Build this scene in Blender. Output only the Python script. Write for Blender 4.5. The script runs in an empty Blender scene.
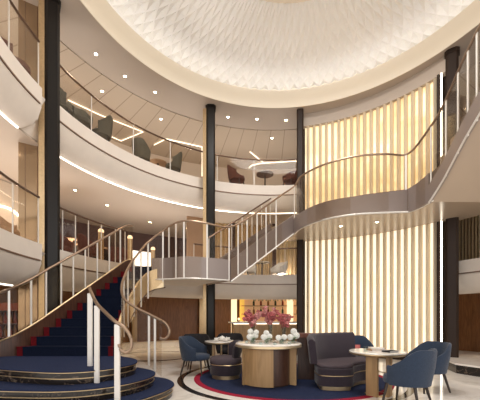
import bpy, math, random
from mathutils import Vector
random.seed(7)
scene = bpy.context.scene
COL = scene.collection
R = math.radians

# ------------------------------------------------------------------ camera, world, exposure, main lights
CAM_H = 1.35
cd = bpy.data.cameras.new('camera')
cd.lens = 24; cd.sensor_width = 36; cd.sensor_fit = 'HORIZONTAL'
cd.shift_y = 116 / 480
cd.clip_start = 0.05; cd.clip_end = 200
cam = bpy.data.objects.new('camera', cd)
cam.location = (0, 0, CAM_H); cam.rotation_euler = (R(90), 0, 0)
COL.objects.link(cam); scene.camera = cam

w = bpy.data.worlds.new('world'); scene.world = w; w.use_nodes = True
bg = w.node_tree.nodes['Background']
bg.inputs[0].default_value = (1.0, 0.965, 0.93, 1); bg.inputs[1].default_value = 1.6
vs = scene.view_settings
vs.view_transform = 'Standard'; vs.look = 'None'; vs.gamma = 1; vs.use_curve_mapping = False
vs.exposure = 0.06
scene.cycles.transparent_max_bounces = 40

def lamp(name, kind, loc, energy, size=0.1, color=(1, .88, .74), rot=(0, 0, 0), spot=None, sizey=None):
    l = bpy.data.lights.new(name, kind); l.energy = energy; l.color = color
    if kind == 'AREA':
        l.shape = 'DISK'; l.size = size
    else:
        l.shadow_soft_size = size
    if kind == 'SPOT':
        l.spot_size = R(spot or 100); l.spot_blend = 0.8
    o = bpy.data.objects.new(name, l); o.location = loc; o.rotation_euler = rot
    COL.objects.link(o); return o

CX, CY = 1.21, 6.45          # centre of the atrium
OY = -.42                    # the oculus and dome sit a little nearer
D2, D3, CEIL = 2.75, 6.18, 8.54   # deck and ceiling heights
RB = 5.44                    # balcony edge radius
RO = 4.98                    # ceiling oculus radius
RS = 5.07                    # slat wall radius

lamp('dome_fill', 'AREA', (CX, CY, 9.56), 360, 3.2, (1, .97, .93))  # fill added under the dome centre, no fitting there; brightens the atrium
# unseen fill added behind the balcony fronts to brighten the deck ceilings
for a in (-12, 85, 102, 119, 136, 153, 168, 184, 200):
    for zz, rr, en in ((D3 + .25, 6.9, 16), (D2 + .25, 7.0, 24)):
        lamp('deck_upfill', 'AREA', (CX + rr * math.cos(R(a)), CY + rr * math.sin(R(a)), zz), en, .5, (1, .93, .86), (R(180), 0, 0))

# ------------------------------------------------------------------ geometry helpers
def at(px, py, z):
    """world point seen at a photo position, at height z"""
    s = (316 - py) / (z - CAM_H)
    return ((px - 240) / s, 320 / s, z)

def ray_r(px, r):
    """ground point in photo column px at radius r from the atrium centre (far side)"""
    t = (px - 240) / 320
    a = 1 + t * t; b = -2 * (t * CX + CY); c = CX * CX + CY * CY - r * r
    Y = (-b + math.sqrt(b * b - 4 * a * c)) / (2 * a)
    return t * Y, Y

def ang(x, y): return math.degrees(math.atan2(y - CY, x - CX))
def ang_px(px, r):
    a = ang(*ray_r(px, r))
    return a + 360 if a < -90 else a
def pol(r, a, z=0):
    return (CX + r * math.cos(R(a)), CY + r * math.sin(R(a)), z)

def world_off(o):
    v = Vector((0, 0, 0))
    while o is not None:
        v += o.location; o = o.parent
    return v

class MB:
    def __init__(s): s.v = []; s.f = []
    def add(s, vs_, fs_):
        n = len(s.v); s.v += [tuple(q) for q in vs_]; s.f += [tuple(i + n for i in f) for f in fs_]; return s
    def box(s, c, d, rz=0, taper=1.0):
        x, y, z = d[0] / 2, d[1] / 2, d[2] / 2; vs_ = []
        ca, sa = math.cos(rz), math.sin(rz)
        for dz in (-1, 1):
            k = taper if dz < 0 else 1
            for dx, dy in ((-1, -1), (1, -1), (1, 1), (-1, 1)):
                X, Y = dx * x * k, dy * y * k
                vs_.append((c[0] + X * ca - Y * sa, c[1] + X * sa + Y * ca, c[2] + dz * z))
        return s.add(vs_, [(3, 2, 1, 0), (4, 5, 6, 7), (0, 1, 5, 4), (1, 2, 6, 5), (2, 3, 7, 6), (3, 0, 4, 7)])
    def prism(s, poly, z0, z1):
        n = len(poly)
        ar = sum(poly[i][0] * poly[(i + 1) % n][1] - poly[(i + 1) % n][0] * poly[i][1] for i in range(n))
        if ar < 0: poly = poly[::-1]
        vs_ = [(p[0], p[1], z0) for p in poly] + [(p[0], p[1], z1) for p in poly]
        fs_ = [tuple(range(n - 1, -1, -1)), tuple(range(n, 2 * n))]
        fs_ += [(i, (i + 1) % n, n + (i + 1) % n, n + i) for i in range(n)]
        return s.add(vs_, fs_)
    def tube(s, path, r, n=8, closed=False, flat=None):
        path = [Vector(p) for p in path]; m = len(path); rings = []
        rr = r if hasattr(r, '__len__') else [r] * m
        for i, p in enumerate(path):
            a = path[i - 1] if (i > 0 or closed) else path[0]
            b = path[(i + 1) % m] if (i < m - 1 or closed) else path[-1]
            t = (b - a).normalized() if (b - a).length > 1e-9 else Vector((0, 0, 1))
            up = Vector((0, 0, 1)) if abs(t.z) < .95 else Vector((0, 1, 0))
            u = t.cross(up).normalized(); v_ = u.cross(t)
            fl = flat or 1
            rings.append([p + u * math.cos(2 * math.pi * k / n) * rr[i] + v_ * math.sin(2 * math.pi * k / n) * rr[i] * fl for k in range(n)])
        vs_ = [q for g in rings for q in g]; fs_ = []
        for i in range(m if closed else m - 1):
            for k in range(n):
                a, b = i * n + k, i * n + (k + 1) % n
                c, d = ((i + 1) % m) * n + (k + 1) % n, ((i + 1) % m) * n + k
                fs_.append((a, b, c, d))
        if not closed:
            fs_.append(tuple(range(n))[::-1]); fs_.append(tuple((m - 1) * n + k for k in range(n)))
        return s.add(vs_, fs_)
    def lathe(s, prof, c=(0, 0, 0), n=24, sx=1, sy=1):
        vs_ = []; fs_ = []; m = len(prof)
        for k in range(n):
            a = 2 * math.pi * k / n
            for r, z in prof: vs_.append((c[0] + r * math.cos(a) * sx, c[1] + r * math.sin(a) * sy, c[2] + z))
        for k in range(n):
            for i in range(m - 1):
                fs_.append((k * m + i, ((k + 1) % n) * m + i, ((k + 1) % n) * m + i + 1, k * m + i + 1))
        if prof[0][0] > 1e-3 and prof[-1][0] > 1e-3:        # an open ring: close its section
            for k in range(n): fs_.append((k * m + m - 1, ((k + 1) % n) * m + m - 1, ((k + 1) % n) * m, k * m))
        else:
            if prof[0][0] > 1e-6: fs_.append(tuple(k * m for k in range(n))[::-1])
            if prof[-1][0] > 1e-6: fs_.append(tuple(k * m + m - 1 for k in range(n)))
        return s.add(vs_, fs_)
    def ball(s, c, r, n=8, m=6, sq=1):
        prof = [(max(1e-7, r * math.sin(math.pi * i / m)), -r * sq * math.cos(math.pi * i / m)) for i in range(m + 1)]
        return s.lathe(prof, c, n)
    def grid(s, fn, nu, nv, closed_u=False):
        vs_ = [fn(i / (nu if closed_u else nu - 1), j / (nv - 1)) for i in range(nu) for j in range(nv)]
        fs_ = []
        for i in range(nu if closed_u else nu - 1):
            for j in range(nv - 1):
                i2 = (i + 1) % nu
                fs_.append((i * nv + j, i2 * nv + j, i2 * nv + j + 1, i * nv + j + 1))
        return s.add(vs_, fs_)
    def ring(s, prof, a0, a1, step=2.0, closed=False, round_end=None):
        """revolve a (radius, z) profile about the atrium centre between two angles"""
        n = max(2, int(abs(a1 - a0) / step) + 1); m = len(prof); vs_ = []; fs_ = []
        zb = min(z for r, z in prof)
        # extra slices near a rounded end
        A = [a0 + (a1 - a0) * i / (n - 1) for i in range(n)]
        if round_end:
            A += [round_end + d for d in (.3, .7, 1.1, 1.5) if a0 <= round_end + d <= a1]
            A += [round_end - d for d in (.3, .7, 1.1, 1.5) if a0 <= round_end - d <= a1]
            A = sorted(set(A))
        n = len(A)
        for a in A:
            for r, z in prof:
                zz = z
                if round_end is not None:
                    d = abs(a - round_end) * RB * math.pi / 180; Q = .17
                    if d < Q: zz = max(z, zb + Q - math.sqrt(max(0, Q * Q - (Q - d) ** 2)))
                vs_.append(pol(r, a, zz))
        for i in range(n - 1):
            for j in range(m if closed else m - 1):
                j2 = (j + 1) % m
                fs_.append((i * m + j, (i + 1) * m + j, (i + 1) * m + j2, i * m + j2))
        if closed and abs(a1 - a0) < 359.9:
            fs_.append(tuple(range(m))); fs_.append(tuple((n - 1) * m + j for j in range(m))[::-1])
        return s.add(vs_, fs_)
    def strip(s, left, right, t=0.0):
        """ribbon between two polylines of equal length; t thickens it downward"""
        n = len(left); vs_ = list(left) + list(right); fs_ = [(i, i + 1, n + i + 1, n + i) for i in range(n - 1)]
        if t:
            vs_ += [(p[0], p[1], p[2] - t) for p in list(left) + list(right)]; o = 2 * n
            fs_ += [(o + n + i, o + n + i + 1, o + i + 1, o + i) for i in range(n - 1)]
            fs_ += [(o + i, o + i + 1, i + 1, i) for i in range(n - 1)]
            fs_ += [(n + i, n + i + 1, o + n + i + 1, o + n + i) for i in range(n - 1)]
            fs_ += [(0, n, o + n, o), (o + n - 1, o + 2 * n - 1, 2 * n - 1, n - 1)]
        return s.add(vs_, fs_)
    def build(s, name, mat, parent=None, smooth=38, bevel=0, local=False, seg=2):
        off = Vector((0, 0, 0)) if (local or parent is None) else world_off(parent)
        me = bpy.data.meshes.new(name)
        me.from_pydata([tuple(Vector(v) - off) for v in s.v], [], s.f); me.update()
        import bmesh
        b = bmesh.new(); b.from_mesh(me); bmesh.ops.recalc_face_normals(b, faces=b.faces); b.to_mesh(me); b.free()
        if smooth:
            me.shade_smooth(); me.set_sharp_from_angle(angle=R(smooth))
        me.materials.append(mat)
        o = bpy.data.objects.new(name, me); COL.objects.link(o)
        if parent: o.parent = parent
        if bevel:
            md = o.modifiers.new('bevel', 'BEVEL'); md.width = bevel; md.segments = seg; md.limit_method = 'ANGLE'; md.angle_limit = R(40)
        return o

def crom(pts, n=6, closed=False):
    """Catmull-Rom through points"""
    P = [Vector(p) for p in pts]; out = []; m = len(P)
    for i in range(m if closed else m - 1):
        p0 = P[i - 1] if (i > 0 or closed) else P[0]; p1 = P[i]; p2 = P[(i + 1) % m]
        p3 = P[(i + 2) % m] if (closed or i + 2 < m) else P[-1]
        for k in range(n):
            t = k / n
            out.append(.5 * ((2 * p1) + (-p0 + p2) * t + (2 * p0 - 5 * p1 + 4 * p2 - p3) * t * t + (-p0 + 3 * p1 - 3 * p2 + p3) * t ** 3))
    if not closed: out.append(P[-1])
    return [tuple(q) for q in out]

def inset(poly, d):
    n = len(poly); out = []
    ar = sum(poly[i][0] * poly[(i + 1) % n][1] - poly[(i + 1) % n][0] * poly[i][1] for i in range(n))
    sg = 1 if ar > 0 else -1
    for i in range(n):
        a, b, c = poly[i - 1], poly[i], poly[(i + 1) % n]
        t = Vector((c[0] - a[0], c[1] - a[1])); t = t.normalized() if t.length > 1e-9 else Vector((1, 0))
        out.append((b[0] - t.y * sg * d, b[1] + t.x * sg * d))
    return out

def tag(o, label=None, cat=None, group=None, kind=None):
    if label: o['label'] = label
    if cat: o['category'] = cat
    if group: o['group'] = group
    if kind: o['kind'] = kind
    return o
def thing(name, label, cat, loc=(0, 0, 0), rz=0, group=None):
    o = bpy.data.objects.new(name, None); COL.objects.link(o)
    o.location = loc; o.rotation_euler = (0, 0, rz); o.empty_display_size = .2
    return tag(o, label, cat, group)
def structure(name, mb, mat, label=None, **k):
    o = mb.build(name, mat, None, **k); o['kind'] = 'structure'
    if label: o['label'] = label
    return o
def copy_thing(o, loc=None, rz=None, label=None, group=None, parent=None):
    c = o.copy(); COL.objects.link(c)
    if parent: c.parent = parent
    if loc is not None: c.location = loc
    if rz is not None: c.rotation_euler = (0, 0, rz)
    if label: c['label'] = label
    if group: c['group'] = group
    for ch in o.children: copy_thing(ch, parent=c)
    return c

# ------------------------------------------------------------------ materials
def pbr(name, col, rough=.5, metal=0, spec=.5, var=0, scale=8, bump=0, bscale=60, coat=0, sheen=0):
    m = bpy.data.materials.new(name); m.use_nodes = True; nt = m.node_tree; b = nt.nodes['Principled BSDF']
    b.inputs['Base Color'].default_value = (*col, 1); b.inputs['Roughness'].default_value = rough
    b.inputs['Metallic'].default_value = metal; b.inputs['Specular IOR Level'].default_value = spec
    b.inputs['Coat Weight'].default_value = coat; b.inputs['Sheen Weight'].default_value = sheen
    tc = nt.nodes.new('ShaderNodeTexCoord')
    if var:
        n = nt.nodes.new('ShaderNodeTexNoise'); n.inputs['Scale'].default_value = scale; n.inputs['Detail'].default_value = 4
        nt.links.new(tc.outputs['Object'], n.inputs['Vector'])
        r = nt.nodes.new('ShaderNodeValToRGB')
        r.color_ramp.elements[0].position = .3; r.color_ramp.elements[1].position = .7
        r.color_ramp.elements[0].color = (*[max(0, c * (1 - var)) for c in col], 1)
        r.color_ramp.elements[1].color = (*[min(1, c * (1 + var)) for c in col], 1)
        nt.links.new(n.outputs['Fac'], r.inputs['Fac']); nt.links.new(r.outputs['Color'], b.inputs['Base Color'])
    if bump:
        n2 = nt.nodes.new('ShaderNodeTexNoise'); n2.inputs['Scale'].default_value = bscale
        nt.links.new(tc.outputs['Object'], n2.inputs['Vector'])
        bp = nt.nodes.new('ShaderNodeBump'); bp.inputs['Strength'].default_value = bump; bp.inputs['Distance'].default_value = .01
        nt.links.new(n2.outputs['Fac'], bp.inputs['Height']); nt.links.new(bp.outputs['Normal'], b.inputs['Normal'])
    return m
def emit(name, col, st):
    m = bpy.data.materials.new(name); m.use_nodes = True; nt = m.node_tree
    b = nt.nodes['Principled BSDF']; b.inputs['Base Color'].default_value = (*col, 1)
    b.inputs['Emission Color'].default_value = (*col, 1); b.inputs['Emission Strength'].default_value = st
    return m
def wood(name, c1, c2, scale=(1, 1, .12), rough=.4, dist=2.5):
    m = bpy.data.materials.new(name); m.use_nodes = True; nt = m.node_tree; b = nt.nodes['Principled BSDF']
    tc = nt.nodes.new('ShaderNodeTexCoord'); mp = nt.nodes.new('ShaderNodeMapping'); mp.inputs['Scale'].default_value = scale
    n = nt.nodes.new('ShaderNodeTexNoise'); n.inputs['Scale'].default_value = 9; n.inputs['Detail'].default_value = 6; n.inputs['Distortion'].default_value = dist
    r = nt.nodes.new('ShaderNodeValToRGB'); r.color_ramp.elements[0].color = (*c1, 1); r.color_ramp.elements[1].color = (*c2, 1)
    r.color_ramp.elements[0].position = .35; r.color_ramp.elements[1].position = .65
    nt.links.new(tc.outputs['Object'], mp.inputs['Vector']); nt.links.new(mp.outputs['Vector'], n.inputs['Vector'])
    nt.links.new(n.outputs['Fac'], r.inputs['Fac']); nt.links.new(r.outputs['Color'], b.inputs['Base Color'])
    b.inputs['Roughness'].default_value = rough
    return m
def glass_mat(name, tint=(.93, .9, .86), fac=.14, rough=.03):
    m = bpy.data.materials.new(name); m.use_nodes = True; nt = m.node_tree
    for n in list(nt.nodes): nt.nodes.remove(n)
    out = nt.nodes.new('ShaderNodeOutputMaterial'); mix = nt.nodes.new('ShaderNodeMixShader')
    tr = nt.nodes.new('ShaderNodeBsdfTransparent'); tr.inputs[0].default_value = (*tint, 1)
    gl = nt.nodes.new('ShaderNodeBsdfGlossy'); gl.inputs['Roughness'].default_value = rough; gl.inputs['Color'].default_value = (1, 1, 1, 1)
    lw = nt.nodes.new('ShaderNodeLayerWeight'); lw.inputs['Blend'].default_value = .5
    p = nt.nodes.new('ShaderNodeMath'); p.operation = 'POWER'; p.inputs[1].default_value = 4.0
    q = nt.nodes.new('ShaderNodeMath'); q.operation = 'MULTIPLY_ADD'; q.inputs[1].default_value = .55; q.inputs[2].default_value = fac * .06
    nt.links.new(lw.outputs['Facing'], p.inputs[0]); nt.links.new(p.outputs[0], q.inputs[0])
    nt.links.new(q.outputs[0], mix.inputs['Fac'])
    nt.links.new(tr.outputs[0], mix.inputs[1]); nt.links.new(gl.outputs[0], mix.inputs[2]); nt.links.new(mix.outputs[0], out.inputs[0])
    return m
def marble(name, base, vein, scale=1.2, rough=.12, w0=.47, w1=.53):
    m = bpy.data.materials.new(name); m.use_nodes = True; nt = m.node_tree; b = nt.nodes['Principled BSDF']
    tc = nt.nodes.new('ShaderNodeTexCoord')
    n = nt.nodes.new('ShaderNodeTexNoise'); n.inputs['Scale'].default_value = scale; n.inputs['Detail'].default_value = 8; n.inputs['Distortion'].default_value = 1.2
    r = nt.nodes.new('ShaderNodeValToRGB'); e = r.color_ramp.elements
    e[0].color = (*base, 1); e[0].position = w0; e[1].color = (*base, 1); e[1].position = w1
    k = e.new((w0 + w1) / 2); k.color = (*vein, 1)
    nt.links.new(tc.outputs['Object'], n.inputs['Vector']); nt.links.new(n.outputs['Fac'], r.inputs['Fac'])
    nt.links.new(r.outputs['Color'], b.inputs['Base Color']); b.inputs['Roughness'].default_value = rough
    return m

M = {}
M['cream'] = pbr('cream_panel', (.74, .67, .60), .38, var=.03, scale=3)
M['ceiling'] = pbr('ceiling_paint', (.50, .42, .35), .55)
M['dome'] = pbr('dome_plaster', (.85, .83, .80), .5)
M['lip'] = pbr('ivory_gloss', (.80, .71, .57), .35)
M['groove'] = pbr('bronze_groove', (.20, .12, .08), .4, .4)
M['bronze'] = pbr('bronze_rail', (.16, .10, .07), .32, .6)
M['railbronze'] = pbr('satin_bronze_rail', (.34, .24, .17), .3, .8)
M['black'] = pbr('black_gloss', (.010, .008, .007), .3, spec=.3)
M['darkbrown'] = pbr('dark_brown_lacquer', (.028, .016, .011), .5, spec=.25)
M['brass'] = pbr('brushed_brass', (.62, .46, .27), .32, .85, var=.08, scale=20)
M['gold'] = pbr('pale_gold', (.70, .56, .36), .3, .7)
M['goldslat'] = pbr('champagne_slat', (.80, .68, .50), .4, .1)
M['steel'] = pbr('white_steel', (.80, .77, .73), .3, .15)
M['violet'] = pbr('pearl_grey_panel', (.28, .23, .21), .3, .35)
M['soffit'] = pbr('taupe_soffit', (.50, .40, .31), .22, .1)
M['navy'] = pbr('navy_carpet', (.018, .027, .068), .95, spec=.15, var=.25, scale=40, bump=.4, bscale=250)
M['navyshade'] = pbr('navy_carpet_shaded', (.007, .011, .027), .95, spec=.1, var=.25, scale=40)  # same navy carpet, with the shade on the lower flight put into its colour
M['red'] = pbr('red_carpet', (.12, .006, .010), .95, spec=.15, var=.15, scale=40)
M['crimson'] = pbr('crimson_carpet', (.30, .014, .038), .95, spec=.15, var=.12, scale=40)
M['marble'] = marble('ivory_marble', (.86, .82, .77), (.74, .69, .63), 1.1, .1)
M['blackmarble'] = marble('black_marble', (.016, .012, .010), (.16, .12, .09), 3.0, .12, .49, .51)
M['wood'] = wood('walnut_panel', (.17, .07, .025), (.27, .12, .045), rough=.35)
M['woodlight'] = wood('oak_veneer', (.33, .20, .09), (.45, .285, .135), rough=.4, dist=1)
M['wooddark'] = wood('dark_walnut', (.05, .022, .014), (.09, .04, .025), rough=.35)
M['redwood'] = wood('red_mahogany', (.12, .035, .02), (.19, .06, .035), rough=.35)
M['blue'] = pbr('slate_blue_fabric', (.030, .046, .080), .85, spec=.2, var=.15, scale=60, bump=.3, bscale=300, sheen=.2)
M['purple'] = pbr('aubergine_fabric', (.034, .025, .034), .85, spec=.2, var=.15, scale=60, bump=.3, bscale=300, sheen=.25)
M['purpletop'] = pbr('mauve_seat_fabric', (.085, .066, .076), .85, spec=.2, var=.1, scale=60, bump=.3, bscale=300)
M['charcoal'] = pbr('charcoal_fabric', (.022, .020, .022), .85, spec=.2)
M['greygreen'] = pbr('grey_green_fabric', (.125, .12, .10), .85, spec=.2, var=.1, scale=40)
M['maroon'] = pbr('maroon_fabric', (.14, .06, .05), .85, spec=.2, var=.1, scale=40)
M['tan'] = pbr('tan_leather', (.42, .26, .15), .5, var=.1, scale=30)
M['leg'] = pbr('dark_leg_wood', (.025, .014, .010), .4)
M['white'] = pbr('white_china', (.82, .80, .76), .3)
M['petalwhite'] = pbr('white_petals', (.80, .80, .76), .7, var=.05, scale=60)
M['petalred'] = pbr('coral_petals', (.42, .10, .105), .65, var=.35, scale=14)
M['petalpink'] = pbr('pink_petals', (.58, .25, .24), .65, var=.25, scale=14)
M['leaf'] = pbr('green_leaf', (.08, .15, .045), .6, var=.3, scale=20)
M['stem'] = pbr('brown_stem', (.16, .10, .05), .6)
M['cushion'] = pbr('coral_cushion', (.52, .14, .13), .8, var=.1, scale=30)
M['bottle_red'] = pbr('red_bottle_glass', (.28, .04, .02), .15)
M['bottle_amber'] = pbr('amber_bottle_glass', (.30, .12, .03), .12)
M['bottle_green'] = pbr('green_bottle_glass', (.035, .06, .025), .12)
M['glass'] = glass_mat('clear_glass')
M['vaseglass'] = glass_mat('vase_glass', (.88, .92, .92), .3)
M['mirror'] = pbr('bronze_mirror', (.42, .30, .19), .16, .85, var=.12, scale=2)
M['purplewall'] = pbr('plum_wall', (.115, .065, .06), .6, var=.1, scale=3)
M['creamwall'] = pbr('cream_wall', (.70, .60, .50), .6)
M['ledw'] = emit('warm_led', (1, .91, .76), 4.5)
M['ledsoft'] = emit('soft_led', (1, .90, .72), 2.2)
M['cove'] = emit('cove_led', (.97, .98, 1), 4.5)
M['down'] = emit('downlight_glow', (1, .90, .72), 14.0)
M['lampglow'] = emit('lamp_glow', (1, .78, .48), 1.1)
M['yellowglow'] = emit('yellow_glow', (1, .62, .12), .42)
M['screen'] = emit('bright_window', (1, .97, .90), 1.4)
M['shelfglow'] = emit('shelf_glow', (.75, .45, .22), .35)

def planked():
    m = pbr('planked_ceiling', (.50, .41, .32), .5); nt = m.node_tree; b = nt.nodes['Principled BSDF']
    tc = nt.nodes.new('ShaderNodeTexCoord'); sp = nt.nodes.new('ShaderNodeSeparateXYZ'); nt.links.new(tc.outputs['Object'], sp.inputs[0])
    def mt(op, a, b_=None):
        n = nt.nodes.new('ShaderNodeMath'); n.operation = op
        for i, q in enumerate((a, b_)):
            if q is None: continue
            if isinstance(q, (int, float)): n.inputs[i].default_value = q
            else: nt.links.new(q, n.inputs[i])
        return n.outputs[0]
    x = mt('SUBTRACT', sp.outputs[0], CX); y = mt('SUBTRACT', sp.outputs[1], CY)
    a = mt('MULTIPLY', mt('ARCTAN2', y, x), 76 / (2 * math.pi))
    f = mt('FRACT', a); line = mt('LESS_THAN', f, .045)
    mx = nt.nodes.new('ShaderNodeMixRGB'); mx.inputs[1].default_value = (.50, .41, .32, 1); mx.inputs[2].default_value = (.30, .23, .17, 1)
    nt.links.new(line, mx.inputs[0]); nt.links.new(mx.outputs[0], b.inputs['Base Color'])
    return m
M['planks'] = planked()

def onyx(name, c0, c1, c2, st, scale):
    m = bpy.data.materials.new(name); m.use_nodes = True; nt = m.node_tree; b = nt.nodes['Principled BSDF']
    tc = nt.nodes.new('ShaderNodeTexCoord')
    n = nt.nodes.new('ShaderNodeTexNoise'); n.inputs['Scale'].default_value = scale; n.inputs['Detail'].default_value = 5; n.inputs['Distortion'].default_value = .8
    r = nt.nodes.new('ShaderNodeValToRGB'); e = r.color_ramp.elements
    e[0].color = (*c0, 1); e[0].position = .36; e[1].color = (*c2, 1); e[1].position = .66; k = e.new(.5); k.color = (*c1, 1)
    nt.links.new(tc.outputs['Object'], n.inputs['Vector']); nt.links.new(n.outputs['Fac'], r.inputs['Fac'])
    nt.links.new(r.outputs['Color'], b.inputs['Emission Color']); b.inputs['Emission Strength'].default_value = st
    b.inputs['Base Color'].default_value = (*c1, 1); b.inputs['Roughness'].default_value = .3
    return m
M['onyx'] = onyx('lit_onyx_panel', (.56, .40, .19), (.80, .63, .36), (1, .92, .76), .78, 1.3)
M['litpanel'] = onyx('lit_ivory_panel', (1, .83, .56), (1, .89, .68), (1, .93, .80), .88, .6)

# ------------------------------------------------------------------ setting: floor, walls, decks, ceiling, dome
structure('floor', MB().prism([(-14, -4), (16, -4), (16, 19), (-14, 19)], -.15, 0), M['marble'], 'polished ivory marble ground floor')
structure('trim_1', MB().ring([(2.32, .0), (2.32, .004), (2.45, .004), (2.45, .0)], 0, 360, 3), M['blackmarble'],
          'black marble ring inlaid in the floor around the blue carpet').location = (-.11, .65, 0)
# a second medallion inlaid at the back left
sec = MB(); sec.lathe([(1.25, 0), (1.25, .004), (1.38, .004), (1.38, 0)], (-2.9, 10.9, 0), 40); structure('trim_2', sec, M['blackmarble'], 'black ring inlaid in the floor behind the stairs')

A0, A1 = 207, -22             # open towards the viewer
def wall_ring(r, z0, z1, a1, a0, t=.12): return MB().ring([(r, z0), (r + t, z0), (r + t, z1), (r, z1)], a1, a0, 3, closed=True)
structure('wall_back', wall_ring(9.6, 0, 2.3, A1, A0), M['wood'], 'walnut panelled ground floor wall')
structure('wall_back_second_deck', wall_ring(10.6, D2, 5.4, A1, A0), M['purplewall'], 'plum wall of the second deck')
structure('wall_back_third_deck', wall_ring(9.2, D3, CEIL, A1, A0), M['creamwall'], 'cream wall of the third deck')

structure('ceiling', MB().ring([(RO + .02, CEIL), (6.34, CEIL), (6.34, CEIL + .2), (RO + .02, CEIL + .2)], 0, 360, 3, closed=True), M['ceiling'], 'smooth taupe ceiling ring around the oculus')
structure('ceiling_planked', MB().ring([(6.34, CEIL - .03), (11.0, CEIL - .03), (11.0, CEIL + .2), (6.34, CEIL + .2)], 0, 360, 3, closed=True), M['planks'], 'beige ceiling of radial planks over the third deck')
# ivory lip of the oculus, cove light and dome
structure('trim_3', MB().ring([(RO + .02, CEIL - .03), (RO, CEIL - .03), (RO - .02, CEIL + .03), (RO - .04, CEIL + .08), (RO - .12, CEIL + .21), (RO - .26, CEIL + .35),
          (RO - .27, CEIL + .38), (RO - .22, CEIL + .38), (RO - .06, CEIL + .22), (RO + .02, CEIL + .07)], 0, 360, 2, closed=True), M['lip'], 'ivory lip around the oculus')
RD = 5.3
N = 96
ROWR = [5.3, 5.02, 4.74, 4.46, 4.16, 3.82, 3.45, 3.0, 2.4]
def domez(r): return 9.32 + .38 * (1 - (r / RD) ** 2)
def dome():
    mb = MB(); vs_ = []; cols = 2 * N; ROWS = len(ROWR) - 1
    for j, r in enumerate(ROWR):
        for i in range(cols):
            a = 360 * i / cols
            up = (.065 * r / RD + .012) if (i + j) % 2 == 0 else 0
            vs_.append((CX + r * math.cos(R(a)), CY + r * math.sin(R(a)), domez(r) + up))
    fs_ = []
    for j in range(ROWS):
        for i in range(cols):
            i2 = (i + 1) % cols
            a, b, c, d = j * cols + i, j * cols + i2, (j + 1) * cols + i2, (j + 1) * cols + i
            if (i + j) % 2 == 0: fs_ += [(a, b, d), (b, c, d)]
            else: fs_ += [(a, b, c), (a, c, d)]
    return mb.add(vs_, fs_)
structure('ceiling_medallion', MB().lathe([(.0001, 9.66), (2.2, 9.64), (2.40, 9.60), (2.46, 9.64), (2.46, 9.74), (.0001, 9.74)], (CX, CY, 0), 64), M['lip'], 'smooth round medallion in the middle of the dome')
structure('ceiling_dome', dome(), M['dome'], 'shallow ivory dome of overlapping diamond scales', smooth=0)
structure('ceiling_dome_ledge', MB().ring([(RO - .02, 8.62), (RD + .12, 8.62), (RD + .12, 9.42), (RD + .04, 9.42), (RD + .04, 8.70), (RO - .02, 8.70)], 0, 360, 3, closed=True), M['lip'])
tag(MB().ring([(4.80, 8.88), (4.86, 8.86), (4.86, 8.91), (4.80, 8.93)], 0, 360, 3, closed=True).build('cove_light', M['cove']),
    'warm white cove light running round the foot of the dome', 'cove light')

for o in list(COL.objects):
    if o.name in ('ceiling', 'ceiling_planked', 'ceiling_dome', 'ceiling_medallion', 'ceiling_dome_ledge', 'trim_3', 'cove_light', 'dome_fill'): o.location.y += OY
# decks: slab with floor and ceiling, fascia with groove
COLA = 171.3                                          # angle of the left black column
def fascia(name, a0, a1, top, rend, lab):
    f = top - .02
    prof = [(RB + .16, f), (RB, f), (RB, f - .34), (RB + .02, f - .36), (RB + .02, f - .385), (RB + .01, f - .40), (RB + .10, f - .66), (RB + .20, f - .80), (RB + .33, f - .885), (RB + .42, f - .90), (RB + .5, f - .84), (RB + .5, f - .1)]
    o = structure(name, MB().ring(prof, a0, a1, 1.5, closed=True, round_end=rend), M['cream'], lab)
    return o
def groove(name, a0, a1, top):
    structure(name, MB().ring([(RB - .004, top - .36), (RB + .03, top - .36), (RB + .03, top - .39), (RB - .004, top - .39)], a0, a1, 1.5, closed=True), M['groove'])
def slab(name, a0, a1, zf, zc, lab, mat='cream', r1=10.7):
    structure(name, MB().ring([(RB + .15, zf), (r1, zf), (r1, zc), (RB + .45, zc)], a0, a1, 2.5, closed=True), M[mat], lab)
LE, RE = 176.1, 170.7
slab('floor_second_deck', 79, A0, D2, 2.30, 'second deck slab'); slab('floor_second_deck_right', A1, 27, D2, 2.30, 'second deck slab at the right')
slab('floor_third_deck', 79, A0, D3, 5.32, 'third deck slab')
structure('ceiling_second_deck', MB().ring([(RB + .44, 5.29), (10.7, 5.29), (10.7, 5.33), (RB + .44, 5.33)], 79, A0, 2.5, closed=True), M['ceiling'], 'smooth beige ceiling of the second deck')
fascia('trim_4', LE, A0, 6.22, LE, 'white curved balcony front of the third deck left of the black column'); groove('trim_5', LE + .6, A0, 6.22)
fascia('trim_6', 79, RE, 6.22, None, 'white curved balcony front of the third deck'); groove('trim_7', 79, RE, 6.22)
fascia('trim_8', LE, A0, 2.90, LE, 'white curved balcony front of the second deck left of the black column'); groove('trim_9', LE + .6, A0, 2.90)
fascia('trim_10', 79, RE, 2.90, None, 'white curved balcony front of the second deck'); groove('trim_11', 79, RE, 2.90)
fascia('trim_12', A1, 28.6, 2.90, None, 'white balcony front of the second deck at the right'); groove('trim_13', A1, 28.6, 2.90)
def led(a0, a1, top, lab):
    r = RB + .41; z = top - .925
    tag(MB().ring([(r, z - .012), (r + .035, z - .012), (r + .035, z + .015), (r, z + .015)], a0, a1, 1.5, closed=True).build('light_strip', M['ledw']), lab, 'light strip', 'light strips under the balcony fronts')
led(LE + 1.5, A0, 6.22, 'short light strip under the third deck balcony left of the black column')
led(79, RE, 6.22, 'long light strip along the underside of the third deck balcony')
led(LE + 3.0, A0, 2.90, 'light strip under the second deck balcony at the far left')

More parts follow.
